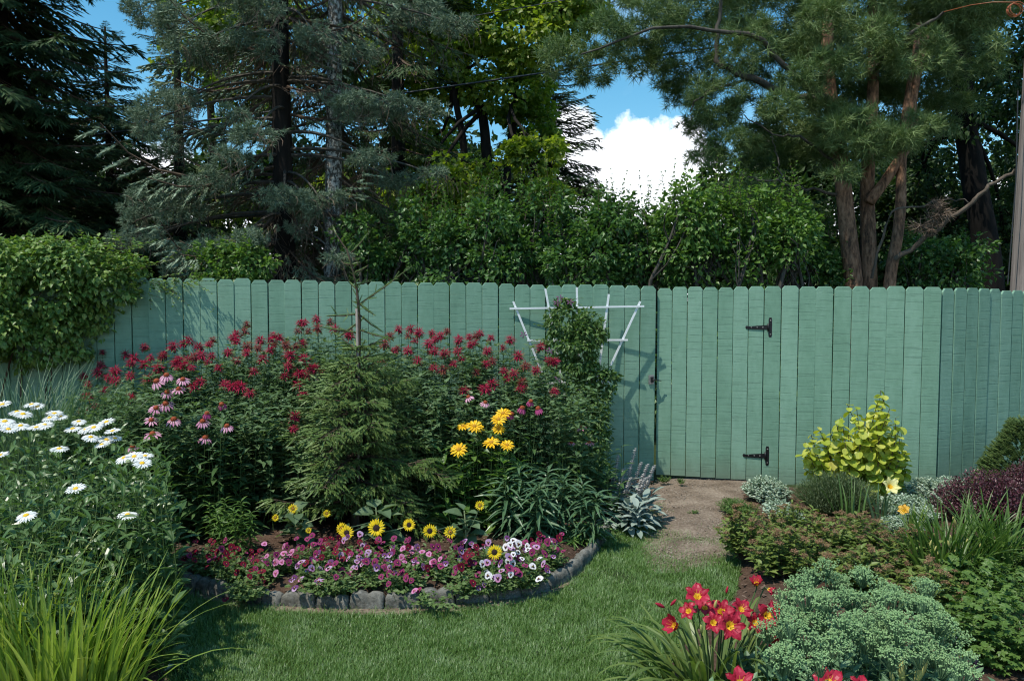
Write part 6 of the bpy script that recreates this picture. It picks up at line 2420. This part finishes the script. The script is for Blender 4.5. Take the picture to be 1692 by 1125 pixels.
def daylily(name, label, c, spread, nb, L, W, th, bend, mat, blooms, group=None, pow_=1.5):
    root = thing(name, label, 'daylily', c, group)
    grass_clump(name, '', '', c, spread, nb, L, W, th, bend, mat, nseg=9, root=root, power=pow_, fold=.35, pname='leaves')
    ms = MB()
    for me, px, py, Y, face, s, nm in blooms:
        q = P(px, py, Y)
        b = np.array([c[0] + (q[0] - c[0]) * .25, c[1] + (q[1] - c[1]) * .25, c[2]])
        f = nrm(np.array(face, float))
        e = q - f * .02 * s
        V, T = polytubes(curve(b[None], e[None], (f * [-.0, -.0, 0] + [0, 0, .04])[None], 6), np.linspace(.0042, .0028, 6)[None], 5)
        ms.add(V, T)
        pcopy(nm, me, root, q, axisframe(f), s)
    part('stalks', ms, M['stem'], root)
    return root


YR = 3.05
cR = np.array([P(1180, 1000, YR)[0], YR, .04])
R0, R1, R2 = RED
daylily('daylily', 'red daylily with yellow-throated blooms in the bottom right foreground, left of the sedum', cR, (.20, .13), 135, (.32, .56), (.018, .031), (.1, .7), (1.1, 2.5), 'daylily2',
        [(R0, 1152, 990, 3.00, (-.1, -.6, 1), 1.05, 'bloom'), (R1, 1203, 1034, 2.90, (.15, -1, .55), 1.15, 'bloom'), (R2, 1192, 1014, 3.00, (-.2, -.8, .8), 1.05, 'bloom'), (R0, 1265, 1017, 2.95, (.1, -1, .5), 1.05, 'bloom'),
         (REDH, 1120, 1035, 2.90, (-.9, -.5, .5), 1.1, 'half_open_bloom'), (R2, 1140, 1012, 3.05, (-.5, -.5, .7), .8, 'bloom'), (REDH, 1270, 1045, 2.95, (.3, -.7, -.5), .95, 'half_open_bloom'), (REDH, 1250, 967, 3.20, (-.2, -.4, 1), .8, 'half_open_bloom'),
         (R1, 1278, 1008, 3.05, (.5, -.4, .8), .7, 'bloom'), (REDH, 1300, 1030, 3.00, (.4, -.3, .8), .8, 'half_open_bloom'), (BUDR, 1098, 1003, 3.00, (-.7, -.2, .4), 1.0, 'bud'), (BUDR, 1108, 1000, 3.00, (.5, -.2, .7), .8, 'bud'),
         (BUDG, 1238, 1052, 2.90, (-.2, -.3, .8), .9, 'bud'), (BUDR, 1235, 1045, 2.90, (.3, -.3, .8), .8, 'bud'), (R1, 1178, 1030, 2.95, (-.1, -.9, .7), .85, 'bloom'), (R0, 1222, 1010, 3.0, (.3, -.6, .9), .9, 'bloom'), (R2, 1165, 1008, 3.05, (-.2, -.5, 1), .8, 'bloom'), (R1, 1245, 1030, 2.98, (.2, -.8, .6), .8, 'bloom'), (BUDG, 1160, 1045, 2.9, (-.2, -.3, .9), .8, 'bud'), (BUDG, 1212, 1056, 2.9, (.1, -.4, .9), .8, 'bud'), (BUDR, 1200, 980, 3.10, (.2, 0, 1), .7, 'bud'), (REDH, 1268, 972, 3.20, (.5, -.3, -.2), .6, 'half_open_bloom'), (BUDG, 1180, 1005, 3.00, (.2, -.2, 1), .8, 'bud')])
cR2 = np.array([P(1290, 1100, 2.7)[0], 2.62, .04])
daylily('daylily', 'red daylily mostly below the bottom edge, only its top blooms showing under the sedum', cR2, (.2, .1), 40, (.3, .48), (.013, .022), (.05, .4), (.5, 1.6), 'daylily2',
        [(R0, 1222, 1134, 2.60, (0, -.7, 1), 1.1, 'bloom'), (R1, 1368, 1134, 2.55, (0, -.7, 1), 1.15, 'bloom'), (R2, 1420, 1140, 2.55, (.2, -.7, 1), .9, 'bloom')])
cY = np.array(gz(1462, 5.6, .05))
daylily('daylily', 'single pale yellow daylily bloom on a bluish stalk in front of the golden shrub', cY, (.06, .05), 22, (.18, .32), (.012, .02), (.05, .35), (.1, .9), 'bluegrass', [(PALE, 1468, 806, 5.45, (.05, -.85, .6), 1.25, 'bloom')])
cO = np.array(gz(1515, 5.25, .05))
daylily('daylily', 'small orange-yellow lily bloom low beside yellow-green leaves, left of the purple bush', cO, (.05, .04), 26, (.12, .26), (.014, .022), (.05, .4), (.05, .5), 'vargrass', [(ORA, 1495, 845, 5.1, (-.6, -.6, .8), 1.0, 'bloom')])
cG = np.array(gz(1412, 5.3, .05))
grass_clump('daylily_leaves', 'few upright strap leaves rising behind the middle spirea', 'daylily', cG, (.12, .05), 14, (.3, .45), (.011, .017), (.0, .4), (.0, .7), 'daylily', nseg=7)
cG = np.array(gz(1505, 4.95, .05))
for i, (px, Y, n, lab) in enumerate(((1590, 4.4, 110, 'green daylily foliage in front of the purple bush, its buds not yet open'), (1672, 4.4, 110, 'green daylily foliage at the right edge, below the purple bush'),
                                     (1562, 4.3, 60, 'green daylily foliage fan between the spirea and the cranesbill leaves'))):
    c = np.array(gz(px, Y, .05))
    bl = []
    for j in range(5):
        x = px + U(-45, 45)
        bl.append((BUDG, x, 888 + U(0, 45), Y - .05, (U(-.3, .3), -.1, 1), U(.6, .9), 'bud'))
        bl.append((BUDG, x + 8, bl[-1][2] + 8, Y - .05, (U(.2, .6), -.1, 1), U(.5, .8), 'bud'))
    if i == 0:
        bl.append((BUDL, 1580, 870, 4.7, (-.4, -.1, 1), .7, 'bud'))
    daylily('daylily_clump', lab, c, (.16, .12), n, (.32, .60), (.013, .022), (.0, .5), (.1, 1.6), 'daylily', bl)

# cranesbill leaves (palmate) bottom right
M['crane'] = leafmat('cranesbill_leaves', [(.06, .12, .022), (.105, .19, .04), (.16, .25, .06)], trans=.3, rough=.45, spec=.4, scale=4)
mbp = MB()
for k in range(7):
    a = (k - 3) * .72
    D = np.array([[math.cos(a), math.sin(a), 0.]])
    mbp.inst(leaf_tpl(.5, 1, .15, .2, .6), frames(D, np.array([[0, 0, 1.]]), .5 * (1 if k % 6 else .8)), np.array([[.5, 0, 0.]]))
PALM = mbp.tpl()
for px, Y, rx, h, K, lab in ((1620, 4.15, .26, .25, 200, 'light green cranesbill foliage right of the sedum, below the daylily leaves'), (1660, 3.5, .26, .28, 220, 'light green cranesbill foliage filling the bottom right corner'), (1700, 4.4, .3, .26, 170, 'light green cranesbill foliage against the right edge')):
    mound('cranesbill', lab, 'cranesbill', px, Y, rx, .3, h, 'crane', PALM, .065, K, n=4, el=.1, lo=.7, taper=.1, base=.5)
# salvia spikes
M['salvia'] = leafmat('purple_salvia_spikes', [(.06, .035, .09), (.12, .07, .14), (.16, .13, .13)], trans=.1, rough=.7)
sv = thing('salvia', 'dusky purple salvia spikes rising in front of the cranesbill leaves', 'salvia', (P(1590, 1000, 2.95)[0], 2.95, .04))
for x, y in ((1580, 1055), (1614, 1085), (1600, 1105)):
    t = P(x, y, 2.9)
    b = np.array([t[0] + .02, t[1] + .02, .04])
    m2 = MB()
    V, T = polytubes(np.array([[b, (b + t) / 2, t]]), .0022, 4)
    m2.add(V, T)
    for s in np.linspace(.55, 1, 14):
        q = b + (t - b) * s
        a = U(0, 6) + np.arange(6) * PI / 3
        m2.inst(leaf_tpl(.7, 1, .2, 0, .5), frames(np.stack([np.cos(a), np.sin(a), a * 0 + .6], -1), np.array([0, 0, 1.]), .014 * (1.4 - .7 * s)), np.repeat(q[None], 6, 0))
    part('spike', m2, M['salvia'], sv)
# lily buds in the front
lb = thing('budding_lily', 'lily with long yellowish green closed buds at the bottom edge in front of the sedum', 'lily', (P(1500, 1100, 2.6)[0], 2.6, .04))
ms, ml = MB(), MB()
for x, y, f, s in ((1492, 1128, (-.2, -.1, 1), .8), (1478, 1132, (-.3, 0, 1), .6), (1512, 1128, (.35, -.1, 1), 1.0), (1488, 1118, (.0, -.1, 1), .7)):
    q = P(x, y, 2.6)
    b = np.array([P(1500, 1100, 2.6)[0], 2.62, .04])
    leafy_stems(ml, ms, b[None], q[None], LL2, .08, n=12, t0=.3, t1=.8, golden=True, whorl=1, r=.004)
    pcopy('bud', BUDL, lb, q, axisframe(f), s)
part('stems', ms, M['stem'], lb)
part('leaves', ml, M['lilyleaf'], lb)

# small fallen leaf on the left border by the lawn
fl_ = thing('fallen_leaf', 'small pale grey-green leaf lying on the shaded soil at the lower left lawn edge', 'leaf', G(272, 1108, .06))
mb = MB()
mb.inst(leaf_tpl(.6, 3, .25, .1, .45), frames(np.array([[.3, .5, .2]]), np.array([[0, -.3, 1.]]), .05), G(272, 1108, .065)[None])
part('blade', mb, M['lamb'], fl_)

tot = sum(len(o.data.polygons) for o in sc.objects if o.type == 'MESH')
uniq = sum(len(m_.polygons) for m_ in bpy.data.meshes)
print('TOTAL', tot, 'unique', uniq, 'objects', len(sc.objects))
